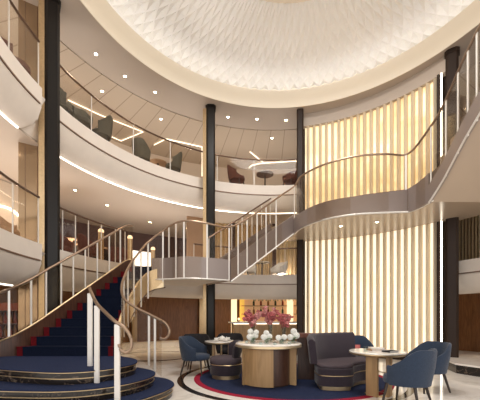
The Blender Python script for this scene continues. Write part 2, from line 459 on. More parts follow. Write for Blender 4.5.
# ------------------------------------------------------------------ columns
def column(name, x, y, wd, z1, rz, label, gold=True, cap=True, body='black'):
    t = thing(name, label, 'column', (x, y, 0))
    def octo(h, c):
        return [(h, -h + c), (h, h - c), (h - c, h), (-h + c, h), (-h, h - c), (-h, -h + c), (-h + c, -h), (h - c, -h)]
    def rot(p): return [(x + a * math.cos(rz) - b * math.sin(rz), y + a * math.sin(rz) + b * math.cos(rz)) for a, b in p]
    h = wd / 2
    MB().prism(rot(octo(h, h * .35)), 0, z1).build('shaft', M[body], t, smooth=0)
    if cap:
        MB().prism(rot(octo(h * 1.16, h * .5)), z1 - .10, z1 + .005).build('capital', M[body], t, smooth=0)
    if gold:
        # brass strip down the left flank
        MB().prism(rot([(-h * 1.02, -h * .72), (-h * .99, h * .72), (-h * 1.75, h * .62), (-h * 1.75, -h * .62)]), 0, z1 - .12).build('brass_strip', M['brass'], t, smooth=0)
    return t
column('column', -4.29, 7.30, .30, CEIL, R(35), 'tall black and brass column by the foot of the grand staircase')
column('column', -1.01, 11.02, .30, CEIL, R(6), 'black column with brass flank and dark capital standing behind the landing')
column('pilaster', 2.10, 11.17, .23, CEIL - .02, R(-12), 'slim dark brown pilaster at the left edge of the slatted wall', False, False, 'darkbrown')
column('pilaster', 5.78, 8.72, .30, CEIL, R(-35), 'broad dark brown pilaster at the right edge of the slatted wall', False, True, 'darkbrown')
t = thing('pillar', 'bronze mirrored pillar on the left behind the balcony fronts', 'pillar', (-4.92, 7.55, 0))
MB().box((-4.92, 7.55, CEIL / 2), (.50, .42, CEIL), R(33)).build('shaft', M['mirror'], t)
for k in (-.12, .12):
    MB().box((-4.92 + k * math.cos(R(33)) + .215 * math.sin(R(33)), 7.55 + k * math.sin(R(33)) - .215 * math.cos(R(33)), CEIL / 2), (.012, .012, CEIL), R(33)).build('seam', M['groove'], t)

# ------------------------------------------------------------------ slatted, backlit wall
SA0, SA1, ZT = 30.4, 77.4, 8.10
sw = thing('slat_wall', 'tall curved backlit wall of champagne slats between the two brown pilasters', 'slatted wall', pol(RS, 53))
MB().ring([(RS + .10, 4.2), (RS + .14, 4.2), (RS + .14, ZT), (RS + .10, ZT)], SA0, SA1, 2, closed=True).build('onyx_panel', M['onyx'], sw)
MB().ring([(RS + .10, .12), (RS + .14, .12), (RS + .14, 4.2), (RS + .10, 4.2)], SA0, SA1, 2, closed=True).build('lit_panel', M['litpanel'], sw)
NS = 20; first = None
for i in range(NS):
    a = SA0 + (SA1 - SA0) * (i + .5) / NS
    c = Vector(pol(RS, a)); rd = Vector((math.cos(R(a)), math.sin(R(a)), 0)); tg = Vector((-rd.y, rd.x, 0))
    sec = [(.10, -.055), (.10, .055), (.02, .045), (-.04, .0), (.02, -.045)]
    mb = MB().prism([tuple(c + rd * p + tg * q)[:2] for p, q in sec], .12, ZT)
    s_ = mb.build('slat', M['goldslat'], sw, smooth=0)
MB().ring([(RS - .08, 0), (RS + .16, 0), (RS + .16, .12), (RS - .08, .12)], SA0, SA1, 2, closed=True).build('plinth', M['darkbrown'], sw)
structure('wall_right', MB().ring([(RS + .16, 0), (RS + .34, 0), (RS + .34, CEIL), (RS + .16, CEIL)], 30, 78, 2, closed=True), M['darkbrown'], 'wall behind the slats')
structure('trim_14', MB().ring([(RS - .02, ZT), (RS + .16, ZT), (RS + .16, CEIL), (RS - .02, CEIL)], 28, 78, 2, closed=True), M['ceiling'], 'smooth band above the slatted wall')
# thin light line at the right end
x, y, _ = pol(RS - .0, 30.0)
MB().box((x, y, 4.05), (.16, .06, 8.1), R(30)).build('end_post', M['darkbrown'], sw)
x, y, _ = pol(RS - .05, 29.1)
tag(MB().box((x, y, 4.1), (.03, .03, 8.0), R(28)).build('light_strip', M['ledw']), 'vertical light line beside the broad brown pilaster', 'light strip')

# ------------------------------------------------------------------ grand staircase (lower flight)
NR = 12; RISE = .18; GO = .25; Y0 = 6.2; Z0 = .575
def XL(Y): return -4.32 + .433 * (Y - 6.2)
def XR(Y): return crom_x(Y, [(6.2, -2.46), (7.2, -2.64), (8.0, -2.62), (8.6, -2.46), (9.2, -2.2)])
def crom_x(Y, tb):
    for (y0, x0), (y1, x1) in zip(tb, tb[1:]):
        if Y <= y1: return x0 + (x1 - x0) * (Y - y0) / (y1 - y0)
    return tb[-1][1]
st = thing('grand_staircase', 'curved grand staircase with navy carpet and red borders rising at the left', 'staircase', (-3, 5.5, 0))
TOP = [(-5.1, 6.0), (-4.75, 5.4), (-4.2, 5.0), (-3.58, 4.74), (-3.0, 4.56), (-2.5, 4.47), (-2.12, 4.60), (-1.88, 4.86), (-1.75, 5.15), (-1.74, 5.42), (-1.9, 5.8), (-2.25, 6.15)]
MID = [(-5.4, 5.8), (-5.0, 5.1), (-4.3, 4.55), (-3.6, 4.30), (-3.0, 4.21), (-2.4, 4.19), (-2.0, 4.31), (-1.68, 4.58), (-1.48, 4.95), (-1.42, 5.30), (-1.52, 5.65), (-1.85, 6.0), (-2.2, 6.2)]
LOW = [(-5.7, 5.6), (-5.2, 4.8), (-4.5, 4.2), (-3.6, 3.93), (-3.0, 3.83), (-2.3, 3.84), (-1.8, 4.02), (-1.45, 4.40), (-1.22, 4.85), (-1.12, 5.25), (-1.16, 5.6), (-1.4, 5.98), (-1.8, 6.2), (-2.2, 6.25)]
def curved_step(pts, z0, z1):
    poly = [p[:2] for p in crom([(x, y, 0) for x, y in pts], 6)]
    poly += [(-2.45, 6.35), (-4.4, 6.35), (pts[0][0], 6.35)]
    MBc = MB().prism(poly, z1 - .022, z1)
    s_ = MBc.build('curved_step', M['navy'], st, bevel=.008)
    MB().prism(inset(poly, .03), z0, z1 - .022).build('marble_riser', M['blackmarble'], s_, smooth=0)
    MB().prism(inset(poly, -.006), z1 - .030, z1 - .021).build('brass_edge', M['brass'], s_, smooth=0)
    zz = z0 + (z1 - z0) * .42
    MB().prism(inset(poly, .018), zz - .006, zz + .006).build('brass_line', M['brass'], s_, smooth=0)
curved_step(LOW, 0, .19); curved_step(MID, .19, .38); curved_step(TOP, .38, .575)
stepL = []; stepR = []
for n in range(1, NR + 1):
    z = Z0 + RISE * n; ya = Y0 + GO * (n - 1); yb = ya + GO + .02
    if n == NR: yb = ya + .35
    l0, l1, r0, r1 = XL(ya), XL(yb), XR(ya), XR(yb)
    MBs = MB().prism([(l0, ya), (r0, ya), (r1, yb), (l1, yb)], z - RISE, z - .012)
    s_ = MBs.build('step', M['navyshade'], st, smooth=0)
    MB().prism([(l0 + .11, ya - .025), (r0 - .09, ya - .025), (r1 - .09, yb), (l1 + .11, yb)], z - .012, z).build('carpet', M['navyshade'], s_, smooth=0)
    b = MB()
    b.prism([(l0, ya - .025), (l0 + .11, ya - .025), (l1 + .11, yb), (l1, yb)], z - .012, z + .001)
    b.prism([(l0, ya - .008), (l0 + .11, ya - .008), (l0 + .11, ya + .01), (l0, ya + .01)], z - RISE, z - .012)
    b.build('red_border', M['red'], s_, smooth=0)
    b = MB()
    b.prism([(r0 - .09, ya - .025), (r0, ya - .025), (r1, yb), (r1 - .09, yb)], z - .012, z + .001)
    b.prism([(r0 - .09, ya - .008), (r0, ya - .008), (r0, ya + .01), (r0 - .09, ya + .01)], z - RISE, z - .012)
    b.build('red_border', M['red'], s_, smooth=0)
def flz(Y): return Z0 + RISE + (Y - Y0) * RISE / GO       # nosing line
# left stringer, flaring out at the bottom, with brass cap
LP = [(-5.2, 5.85, .62), (-4.85, 6.0, .74), (-4.55, 6.1, .86), (-4.36, 6.25, .98)] + [(XL(Y) - .04, Y, flz(Y) + .16) for Y in (6.6, 7.0, 7.5, 8.0, 8.5, 8.95, 9.2)]
LP[-1] = (LP[-1][0], LP[-1][1], 2.95); LP = crom(LP, 3)
def stringer(path, depth, th, side, mat, parent, name='stringer'):
    mb = MB(); lo = []; hi = []; lo2 = []; hi2 = []
    n = len(path)
    for i, p in enumerate(path):
        a = Vector(path[max(0, i - 1)][:2]); b = Vector(path[min(n - 1, i + 1)][:2]); t_ = (b - a).normalized(); nn = Vector((-t_.y, t_.x)) * side * th
        dp = depth[i] if hasattr(depth, '__len__') else depth
        hi.append((p[0], p[1], p[2])); hi2.append((p[0] + nn.x, p[1] + nn.y, p[2]))
        lo.append((p[0], p[1], p[2] - dp)); lo2.append((p[0] + nn.x, p[1] + nn.y, p[2] - dp))
    vs_ = hi + hi2 + lo2 + lo; fs_ = []
    for i in range(n - 1):
        for k in range(4):
            k2 = (k + 1) % 4
            fs_.append((k * n + i, k * n + i + 1, k2 * n + i + 1, k2 * n + i))
    fs_ += [(0, n, 2 * n, 3 * n), (n - 1, 4 * n - 1, 3 * n - 1, 2 * n - 1)]
    mb.add(vs_, fs_)
    return mb.build(name, mat, parent)
s_ = stringer(LP, .62, .05, 1, M['wooddark'], st)
MB().tube([(p[0] - .02, p[1], p[2] + .012) for p in LP], .017, 6).build('cap_rail', M['brass'], s_)
RPT = [(-2.44, 6.25), (-2.58, 6.7), (-2.63, 7.2), (-2.63, 7.7), (-2.60, 8.1), (-2.46, 8.5), (-2.10, 8.66)]
RP = crom([(x + .03, y, min(flz(y) + .12, 2.93)) for x, y in RPT], 4)
s_ = stringer(RP, [min(.52, p[2] - .36) for p in RP], .05, -1, M['gold'], st)
MB().tube([(p[0] + .05, p[1], p[2] - min(.52, p[2] - .36)) for p in RP], .018, 6).build('edge_trim', M['bronze'], s_)
# sloping underside
und = [(XL(Y), Y, flz(Y) - .42) for Y in (6.5, 7.0, 7.6, 8.2, 8.6, 9.2)]; und2 = [(XR(Y), Y, flz(Y) - .42) for Y in (6.5, 7.0, 7.6, 8.2, 8.6, 9.2)]
und = [(a, b, min(c, 2.3)) for a, b, c in und]; und2 = [(a, b, min(c, 2.3)) for a, b, c in und2]
MB().strip(und, und2, .05).build('underside', M['cream'], st)

# ------------------------------------------------------------------ upper staircase: landing, middle flight, bridge, upper flight
us = thing('upper_staircase', 'upper staircase with grey landing, curved bridge and flights crossing in front of the slats', 'staircase', (0, 9.5, D2))
LANDF = crom([(-2.36, 8.62, 0), (-2.0, 8.6, 0), (-1.6, 8.42, 0), (-1.25, 8.38, 0), (-.85, 8.55, 0), (-.3, 8.88, 0)], 5)
back = [pol(RB - .02, a)[:2] for a in (122, 126, 130, 134, 138, 142)]
MB().prism([p[:2] for p in LANDF] + [(-1.02, 9.98), (-1.45, 10.75)] + back + [(-3.05, 9.30), (-2.2, 9.28)], 2.36, D2).build('landing', M['cream'], us, smooth=0)
s_ = stringer([(p[0], p[1], 2.90) for p in LANDF], .58, .06, -1, M['violet'], us, 'landing_front')
MB().tube([(p[0] + .0, p[1] - .06, 2.33) for p in LANDF], .022, 6).build('edge_trim', M['steel'], s_)
# middle flight
NA, NB = Vector((-.28, 8.9)), Vector((1.74, 10.2)); FA, FB = Vector((-1.0, 9.98)), Vector((1.08, 11.22))
ZB = 4.45; n2 = 10; r2 = (ZB - D2) / n2
for i in range(1, n2):
    a0, a1 = (i - 1) / (n2 - 1), i / (n2 - 1)
    p0, p1, q0, q1 = NA.lerp(NB, a0), NA.lerp(NB, a1), FA.lerp(FB, a0), FA.lerp(FB, a1)
    z = D2 + r2 * i
    MB().prism([tuple(p0), tuple(p1), tuple(q1), tuple(q0)], z - r2 - .1, z).build('step', M['violet'], us, smooth=0)
mid = [(*NA.lerp(NB, k / 8), D2 + .15 + (ZB - D2 + .01) * k / 8) for k in range(9)]
s_ = stringer(mid, .60, .05, -1, M['violet'], us, 'flight_front')
MB().tube([(p[0] + .03, p[1] - .05, p[2] - .60) for p in mid], .022, 6).build('edge_trim', M['steel'], s_)
far = [(*FA.lerp(FB, k / 8), D2 + .15 + (ZB - D2 + .01) * k / 8) for k in range(9)]
stringer(far, .60, .05, 1, M['violet'], us, 'flight_back')
MB().strip([(p[0], p[1], p[2] - .52) for p in mid], [(p[0], p[1], p[2] - .52) for p in far], .06).build('flight_underside', M['soffit'], us)
# bridge
BRF = crom([(1.74, 10.2, 0), (1.84, 9.5, 0), (2.18, 8.82, 0), (2.6, 8.45, 0), (3.09, 8.24, 0), (3.7, 8.14, 0), (4.25, 8.08, 0)], 5)
LR = [(4.35, 7.75, 0), (4.36, 7.3, 0)]
bk = [pol(RS - .07, a)[:2] for a in range(78, 28, -4)]
ringr = [pol(RB - .03, a)[:2] for a in (26, 22, 18, 14, 10)]
poly = [p[:2] for p in BRF] + [p[:2] for p in LR] + [(6.35, 7.2)] + ringr[::-1] + bk[::-1] + [(1.9, 11.3), (1.08, 11.22)]
MB().prism(poly, ZB - .46, ZB).build('bridge', M['soffit'], us, smooth=0)
edge = BRF + crom([BRF[-1], (4.35, 7.75, 0), (4.36, 7.3, 0)], 4)[1:]
def btop(i): return ZB - .04 + .20 * max(0, (i - 18) / (len(edge) - 19))
s_ = stringer([(p[0], p[1], btop(i)) for i, p in enumerate(edge)], [btop(i) - ZB + .50 for i in range(len(edge))], .06, -1, M['violet'], us, 'bridge_front')
MB().tube([(p[0], p[1] - .06, ZB - .49) for p in edge], .022, 6).build('edge_trim', M['steel'], s_)
MB().tube([(p[0], p[1] - .0, btop(i) + .01) for i, p in enumerate(edge)], .018, 6).build('glazing_channel', M['bronze'], s_)
# upper flight towards the viewer
UN = [(4.36, 7.3), (4.34, 6.75), (4.24, 6.0), (4.2, 5.4), (4.15, 4.7), (4.1, 4.0)]
def UZ(Y): return ZB + max(0, (7.3 - Y)) * (D3 - ZB) / 3.3
n3 = 10
def UX(Y): return crom_x(-Y, [(-7.4, 4.36)] + [(-y, x) for x, y in UN[1:]])
for i in range(1, n3):
    ya = 7.3 - (i - 1) * 3.3 / (n3 - 1); yb = 7.3 - i * 3.3 / (n3 - 1); z = ZB + i * (D3 - ZB) / n3
    MB().prism([(UX(ya), ya), (6.2, ya), (6.2, yb), (UX(yb), yb)], z - .26, z).build('step', M['violet'], us, smooth=0)
ue = crom([(x, y, UZ(y) - .12) for x, y in UN], 4)
s_ = stringer(ue, .40, .06, -1, M['violet'], us, 'flight_front')
MB().tube([(p[0] - .05, p[1], p[2] - .39) for p in ue], .022, 6).build('edge_trim', M['steel'], s_)
MB().strip([(p[0], p[1], p[2] - .32) for p in ue], [(6.25, p[1], p[2] - .32) for p in ue], .06).build('flight_underside', M['soffit'], us)
MB().prism([(4.1, 4.0), (6.2, 4.0), (6.2, 2.6), (4.1, 2.6)], D3 - .4, D3).build('landing', M['cream'], us, smooth=0)

# ------------------------------------------------------------------ railings
def railing(name, label, rail, base, posts, post_mat='steel', rail_r=.026, glass=True, rmat='bronze', pw=.035, loc=None, glassbase=None, skip_glass_to=0, gap=.0, group=None):
    """rail / base: polylines of equal length; posts: fractional indices along them"""
    t = thing(name, label, 'railing', loc or (base[0][0], base[0][1], base[0][2]), 0, group)
    MB().tube(rail, rail_r, 8).build('handrail', M[rmat], t)
    def ip(pl, u):
        i = min(int(u), len(pl) - 2); f = u - i
        return Vector(pl[i]).lerp(Vector(pl[i + 1]), f)
    for u in posts:
        a, b = ip(base, u), ip(rail, u)
        d = (ip(base, min(u + .5, len(base) - 1)) - ip(base, max(u - .5, 0))); an = math.atan2(d.y, d.x)
        MB().box(((a.x + b.x) / 2, (a.y + b.y) / 2, (a.z + b.z) / 2), (pw, .018, b.z - a.z), an).build('post', M[post_mat], t)
    if glass:
        us_ = sorted(set([float(skip_glass_to)] + [p for p in posts if p > skip_glass_to] + [len(base) - 1.0]))
        gb = glassbase or base
        for u0, u1 in zip(us_, us_[1:]):
            if u1 - u0 < .15: continue
            k = [u0 + .04] + [i for i in range(int(u0) + 1, int(math.ceil(u1))) if u0 + .1 < i < u1 - .1] + [u1 - .04]
            lo = [ip(gb, q) for q in k]; hi = [ip(rail, q) for q in k]
            hi = [Vector((h.x, h.y, h.z - rail_r)) for h in hi]
            m = len(k); mb = MB(); vs_ = []
            for i in range(m):
                a = lo[max(0, i - 1)]; b = lo[min(m - 1, i + 1)]; d = Vector((b.x - a.x, b.y - a.y, 0))
                d = d.normalized() if d.length > 1e-6 else Vector((1, 0, 0)); nn = Vector((-d.y, d.x, 0)) * .006
                vs_ += [lo[i] + nn, hi[i] + nn, hi[i] - nn, lo[i] - nn]
            fs_ = []
            for i in range(m - 1):
                for j in range(4): fs_.append((i * 4 + j, (i + 1) * 4 + j, (i + 1) * 4 + (j + 1) % 4, i * 4 + (j + 1) % 4))
            fs_ += [(0, 1, 2, 3), (m * 4 - 1, m * 4 - 2, m * 4 - 3, m * 4 - 4)]
            mb.add(vs_, fs_).build('glass_panel', M['glass'], t)
    return t
def px_index(path, px):
    """fractional index where a path crosses a photo column"""
    X = [240 + 320 * p[0] / p[1] for p in path]
    for i in range(len(X) - 1):
        if (X[i] - px) * (X[i + 1] - px) <= 0 and X[i] != X[i + 1]: return i + (px - X[i]) / (X[i + 1] - X[i])
    return None
def ring_rail(label, a0, a1, ztop, zbase, pxs, group='balcony railings', **k):
    n = int(abs(a1 - a0) / 3) + 2
    A = [a0 + (a1 - a0) * i / (n - 1) for i in range(n)]
    rail = [pol(RB + .03, a, ztop) for a in A]; base = [pol(RB + .05, a, zbase) for a in A]
    posts = sorted(u for u in (px_index(base, p) for p in pxs) if u is not None)
    return railing('balcony_railing', label, rail, base, [0.02] + posts + [n - 1.02], pw=.022, group=group, **k)
ring_rail('third deck glass balcony railing at the far left of the column', LE + .6, A0 - 1, 7.15, 6.2, [8])
ring_rail('long third deck glass balcony railing above the light strip', 79, RE - .4, 7.15, 6.2, [91, 133, 170, 203, 217, 254])
ring_rail('second deck glass balcony railing at the far left', LE + .6, A0 - 1, 3.86, 2.88, [12])
ring_rail('second deck glass balcony railing above the staircase', 147, RE - .4, 3.86, 2.88, [62, 75, 88, 101, 115])
ring_rail('second deck glass balcony railing behind the landing and middle flight', 80, 121, 3.86, 2.88, [225, 255, 285])

# left railing of the lower flight
lr_base = LP
def lrail(p):
    k = min(1, max(0, (p[1] - 6.0) / .8)); return (p[0] - .02, p[1], p[2] + .93 + .05 * k)
railing('stair_railing', 'left railing of the navy carpeted flight with bronze handrail', [lrail(p) for p in LP], [(p[0] - .02, p[1], p[2]) for p in LP],
        [u for u in (px_index(LP, q) for q in (10, 32, 47, 62, 74, 86, 98, 110, 121)) if u is not None], rmat='railbronze', pw=.036, group='stair railings')

# right railing of the lower flight, running on over landing, middle flight, bridge and upper flight
near = [  # x, y, rail z, foot z
    (-1.50, 6.12, 1.26, .19), (-1.75, 6.16, 1.38, .38), (-2.04, 6.22, 1.52, .575), (-2.30, 6.34, 1.70, .60), (-2.45, 6.62, 1.96, .72), (-2.53, 7.08, 2.29, .98), (-2.55, 7.55, 2.63, 1.25),
    (-2.53, 7.95, 2.90, 1.48), (-2.42, 8.40, 3.28, 1.80), (-2.05, 8.56, 3.64, 2.28), (-1.62, 8.36, 3.80, 2.34), (-1.25, 8.32, 3.82, 2.34), (-.85, 8.49, 3.80, 2.34), (-.30, 8.82, 3.80, 2.34),
    (.22, 9.16, 4.14, 2.75), (.73, 9.49, 4.58, 3.1), (1.24, 9.82, 5.04, 3.5), (1.72, 10.12, 5.46, 3.95), (1.80, 9.48, 5.48, 3.98), (2.13, 8.77, 5.43, 3.97), (2.56, 8.39, 5.43, 3.97), (3.07, 8.18, 5.45, 3.97), (3.7, 8.08, 5.44, 3.97),
    (4.22, 8.02, 5.42, 3.97), (4.31, 7.30, 5.62, 3.97), (4.29, 6.75, 5.80, 4.2), (4.19, 6.0, 6.16, 4.58), (4.15, 5.4, 6.45, 4.88), (4.10, 4.7, 6.80, 5.2), (4.05, 4.0, 7.12, 5.55)]
nr = crom([(a, b, c) for a, b, c, d in near], 4); nb = crom([(a, b, d) for a, b, c, d in near], 4)
vol = [at(px, py, 0) if False else ((px - 240) / 52.3, 6.12, CAM_H + (316 - py) / 52.3) for px, py in ((160, 338), (165, 339), (169, 334), (168.5, 328), (165, 323))]
vol = crom(vol + [nr[0]], 4)[:-1]
posts = []
for a, b, cols in ((0, 16, (163, 155, 149)), (12, 44, (121, 124, 128, 134, 141, 148, 163)), (36, 56, (169, 176, 184, 207, 229)), (52, 70, (238, 247, 257, 266, 276, 294.5)), (88, 93, (406, 414)), (93, 116, (431, 446, 458, 468, 477))):
    for q in cols:
        u = px_index(nb[a:b + 1], q)
        if u is not None: posts.append(a + u)
posts = sorted(posts)
t = railing('stair_railing', 'long bronze and glass railing sweeping from the scroll over landing, bridge and upper flight', nr, nb, posts, rmat='railbronze', pw=.04, group='stair railings')
MB().tube(vol, .026, 8).build('scroll', M['railbronze'], t)
for px_ in (152, 160):
    pass
# far railing of the middle flight and the bridge back
fr = [(*FA.lerp(FB, k / 8), D2 + 1.02 + (ZB - D2) * k / 8) for k in range(9)]; fb = [(*FA.lerp(FB, k / 8), D2 + .16 + (ZB - D2) * k / 8) for k in range(9)]
railing('stair_railing', 'far railing of the middle flight seen through the near glass', fr, fb, [.1, 1.5, 2.8, 4.1, 5.4, 6.7, 7.9], rmat='bronze', pw=.03, group='stair railings')

# centre handrail on the curved steps
cr = thing('stair_railing', 'short centre handrail with three flat white posts on the curved bottom steps', 'railing', (-2.07, 4.63, .38), 0, 'stair railings')
C = [(-2.34, 4.98, 1.80), (-2.30, 4.93, 1.73), (-2.07, 4.63, 1.53), (-1.85, 4.42, 1.39), (-1.66, 4.27, 1.27)]
sc_ = [((px - 240) / 75.5, 4.24, CAM_H + (316 - py) / 75.5) for px, py in ((123, 326.5), (128.5, 333), (131.5, 341), (130.5, 349), (126, 352.5), (121, 350), (119, 344))]
MB().tube(crom(C + sc_, 4), .024, 8).build('handrail', M['railbronze'], cr)
for (x, y, zb, zt) in ((-2.32, 4.95, .575, 1.70), (-2.07, 4.63, .38, 1.50), (-1.63, 4.25, .19, 1.24)):
    p = MB().box((x, y, (zb + zt) / 2), (.075, .03, zt - zb), R(-10)).build('post', M['steel'], cr, bevel=.004)
    MB().tube([(x, y, zt), (x, y, zt + .035)], .013, 8).build('pin', M['brass'], p)

# ------------------------------------------------------------------ ceiling downlights
def downlight(x, y, z, label, e=16):
    t = thing('ceiling_light', label, 'downlight', (x, y, z), 0, 'ceiling downlights')
    MB().lathe([(.040, -.012), (.065, -.012), (.065, 0), (.04, 0)], (x, y, z), 20).build('rim', M['white'], t)
    MB().lathe([(.0001, -.006), (.040, -.006)], (x, y, z), 20).build('lens', M['down'], t)
    if e: lamp('downlight_lamp', 'SPOT', (x, y, z - .05), e, .04, (1, .84, .64), (0, 0, 0), 120)
names = {96: 'second', 125: 'third', 155: 'fourth'}
for px, py, lab in ((96, 54, 'ceiling downlight nearest the left black column'), (125, 76, 'second ceiling downlight to the right of the left column'), (155, 92, 'third ceiling downlight to the right of the left column'),
                    (228, 117, 'first ceiling downlight right of the capital of the black column'), (257, 119, 'middle ceiling downlight above the back of the third deck'), (286, 120, 'ceiling downlight beside the slim brown pilaster')):
    x, y, z = at(px, py, CEIL); downlight(x, y, CEIL, lab, 22)
for px, py, lab in ((102, 91, 'small downlight in the planked ceiling near the grey chairs'), (161, 119, 'small downlight in the planked ceiling above the tan ottoman'), (272, 138, 'small downlight in the planked ceiling at the back')):
    x, y, z = at(px, py, CEIL - .03); downlight(x, y, CEIL - .03, lab, 14)
for px, py, lab in ((75, 190, 'downlight in the second deck ceiling just right of the left column'), (107, 205, 'downlight in the second deck ceiling above the dining tables'), (150, 222, 'downlight in the second deck ceiling over the top of the stairs'), (187, 228, 'downlight in the second deck ceiling left of the black column')):
    x, y, z = at(px, py, 5.29); downlight(x, y, 5.29, lab, 26)
for px, py, lab in ((341, 226, 'left downlight in the underside of the bridge'), (377, 222, 'right downlight in the underside of the bridge')):
    x, y, z = at(px, py, ZB - .46); downlight(x, y, ZB - .46, lab, 10)
# unseen fill spots added under the second deck to brighten bar, lounge and walls
for a, r in ((88, 7.0), (100, 7.0), (112, 7.2), (125, 7.4), (140, 7.4), (10, 6.8), (20, 6.8), (165, 7.2), (180, 6.8)):
    x, y, z = pol(r, a, 2.28); lamp('deck_fill', 'SPOT', (x, y, z), 55, .05, (1, .78, .52), (0, 0, 0), 130)
for a in (90, 105, 120, 150, 165, 180, 15):
    x, y, z = pol(8.0, a, 5.2); lamp('deck_fill', 'SPOT', (x, y, z), 55, .08, (1, .82, .6), (0, 0, 0), 150)  # more added fill, inside the second deck, without fittings

# ------------------------------------------------------------------ furniture builders
def shell_grid(r_in, th, z0, hfun, amax, n=25, sq=1.0, lean=.0):
    """upholstered wrap-around back; back is at +y"""
    mb = MB(); sec = []
    for i in range(n):
        a = -amax + 2 * amax * i / (n - 1); h = hfun(a)
        dx, dy = math.sin(R(a)), math.cos(R(a))
        def P(r, z): return (dx * (r + lean * (z - z0)), dy * (r + lean * (z - z0)) * sq, z)
        ro = r_in + th
        sec.append([P(r_in, z0), P(r_in, (z0 + h) / 2), P(r_in + .005, h - .03), P(r_in + th * .3, h), P(r_in + th * .7, h), P(ro - .005, h - .03), P(ro, (z0 + h) / 2), P(ro - .02, z0)])
    m = 8; vs_ = [q for s_ in sec for q in s_]; fs_ = []
    for i in range(n - 1):
        for j in range(m): fs_.append((i * m + j, (i + 1) * m + j, (i + 1) * m + (j + 1) % m, i * m + (j + 1) % m))
    fs_ += [tuple(range(m))[::-1], tuple((n - 1) * m + j for j in range(m))]
    return mb.add(vs_, fs_)
def armchair(label, fabric='blue', group=None, split=True):
    t = thing('armchair', label, 'chair', (0, 0, 0), 0, group)
    def h(a):
        k = max(0, min(1, (abs(a) - 40) / 60)); v = .87 - .21 * k * k * (3 - 2 * k)
        if split and abs(a) < 5: v -= .02
        if abs(a) > 100: v -= .03
        return v
    shell_grid(.285, .065, .34, h, 112, 41, 1.0, .12).build('backrest', M[fabric], t)
    MB().lathe([(.0001, .33), (.23, .33), (.30, .35), (.312, .40), (.30, .45), (.25, .47), (.0001, .475)], (0, -.01, 0), 28, 1, 1).build('seat', M[fabric], t, smooth=60)
    for sx, sy in ((-1, -1), (1, -1), (-1, 1), (1, 1)):
        MB().tube([(sx * .20, sy * .19, .36), (sx * .265, sy * (.275 if sy > 0 else .245), 0)], [.026, .015], 8).build('leg', M['leg'], t)
    return t
def tubseat(label, group=None):
    t = thing('tub_seat', label, 'tub chair', (0, 0, 0), 0, group)
    MB().lathe([(.30, 0), (.30, .07), (.28, .08)], (0, 0, 0), 32).build('plinth', M['brass'], t)
    MB().lathe([(.0001, .08), (.33, .08), (.345, .12), (.345, .30), (.33, .305)], (0, 0, 0), 32).build('base', M['purple'], t)
    MB().lathe([(.342, .295), (.349, .303), (.342, .311)], (0, 0, 0), 32).build('piping', M['brass'], t)
    MB().lathe([(.33, .305), (.345, .33), (.345, .42), (.31, .455), (.0001, .465)], (0, 0, 0), 32).build('seat', M['purpletop'], t, smooth=60)
    shell_grid(.25, .085, .43, lambda a: .80 - .12 * max(0, (abs(a) - 35) / 35) ** 2, 68, 21, 1.0, .08).build('backrest', M['purple'], t)
    return t

def round_table(label, loc, rtop, h, foot):
    t = thing('round_table', label, 'table', loc, 0, None)
    MB().lathe([(.0001, h - .035), (rtop - .02, h - .035), (rtop, h - .02), (rtop, h - .005), (rtop - .006, h), (.0001, h)], loc, 40).build('tabletop', M['marble'], t)
    MB().lathe([(rtop - .03, h - .06), (rtop + .003, h - .036), (rtop + .003, h - .022)], loc, 40).build('brass_rim', M['brass'], t)
    for a in foot:
        c = (loc[0] + .19 * math.cos(R(a)), loc[1] + .19 * math.sin(R(a)), loc[2] + (h - .05) / 2)
        MB().box(c, (.06, .20, h - .05), R(a)).build('leg', M['woodlight'], t, bevel=.01)
    MB().tube([(loc[0], loc[1], loc[2] + .02), (loc[0], loc[1], loc[2] + h - .05)], .02, 10).build('rod', M['brass'], t)
    MB().lathe([(.20, 0), (.20, .012), (.16, .02)], loc, 32).build('foot', M['brass'], t)
    return t

# ------------------------------------------------------------------ lounge carpet and furniture
CC = (1.10, 7.10)
t = thing('round_carpet', 'round navy carpet with crimson border under the console table', 'carpet', (CC[0], CC[1], 0))
MB().lathe([(.0001, 0), (1.98, 0), (1.98, .010), (.0001, .010)], (CC[0], CC[1], 0), 72).build('field', M['navy'], t)
MB().lathe([(1.98, 0), (2.10, 0), (2.10, .009), (1.98, .009)], (CC[0], CC[1], 0), 72).build('border', M['crimson'], t)
FZ = .010
# console table with bowed oak front
tx, ty = .57, 6.42
con = thing('console_table', 'high oval console table with bowed oak panels carrying the red and white flowers', 'table', (tx, ty, FZ))
MB().lathe([(.0001, .775), (.63, .775), (.655, .785), (.655, .80), (.64, .81), (.0001, .81)], (tx, ty, FZ), 48).build('tabletop', M['marble'], con)
MB().lathe([(.0001, .725), (.60, .725), (.66, .74), (.66, .782), (.60, .784)], (tx, ty, FZ), 48).build('brass_rim', M['gold'], con)
def curved_slab(a0, a1, r0, r1, z0, z1, c):
    mb = MB(); n = 12; vs_ = []
    for i in range(n):
        a = R(a0 + (a1 - a0) * i / (n - 1))
        for r, z in ((r0, z0), (r1, z0), (r1, z1), (r0, z1)): vs_.append((c[0] + r * math.cos(a), c[1] + r * math.sin(a), z))
    fs_ = []
    for i in range(n - 1):
        for j in range(4): fs_.append((i * 4 + j, (i + 1) * 4 + j, (i + 1) * 4 + (j + 1) % 4, i * 4 + (j + 1) % 4))
    fs_ += [(0, 1, 2, 3), (n * 4 - 1, n * 4 - 2, n * 4 - 3, n * 4 - 4)]
    return mb.add(vs_, fs_)
curved_slab(205, 275, .47, .53, FZ + .02, FZ + .73, (tx, ty)).build('front_panel', M['woodlight'], con)
curved_slab(196, 203, .40, .55, FZ + .0, FZ + .73, (tx, ty)).build('end_panel', M['woodlight'], con)
curved_slab(334, 339, .40, .57, FZ + .0, FZ + .73, (tx, ty)).build('end_panel', M['woodlight'], con)
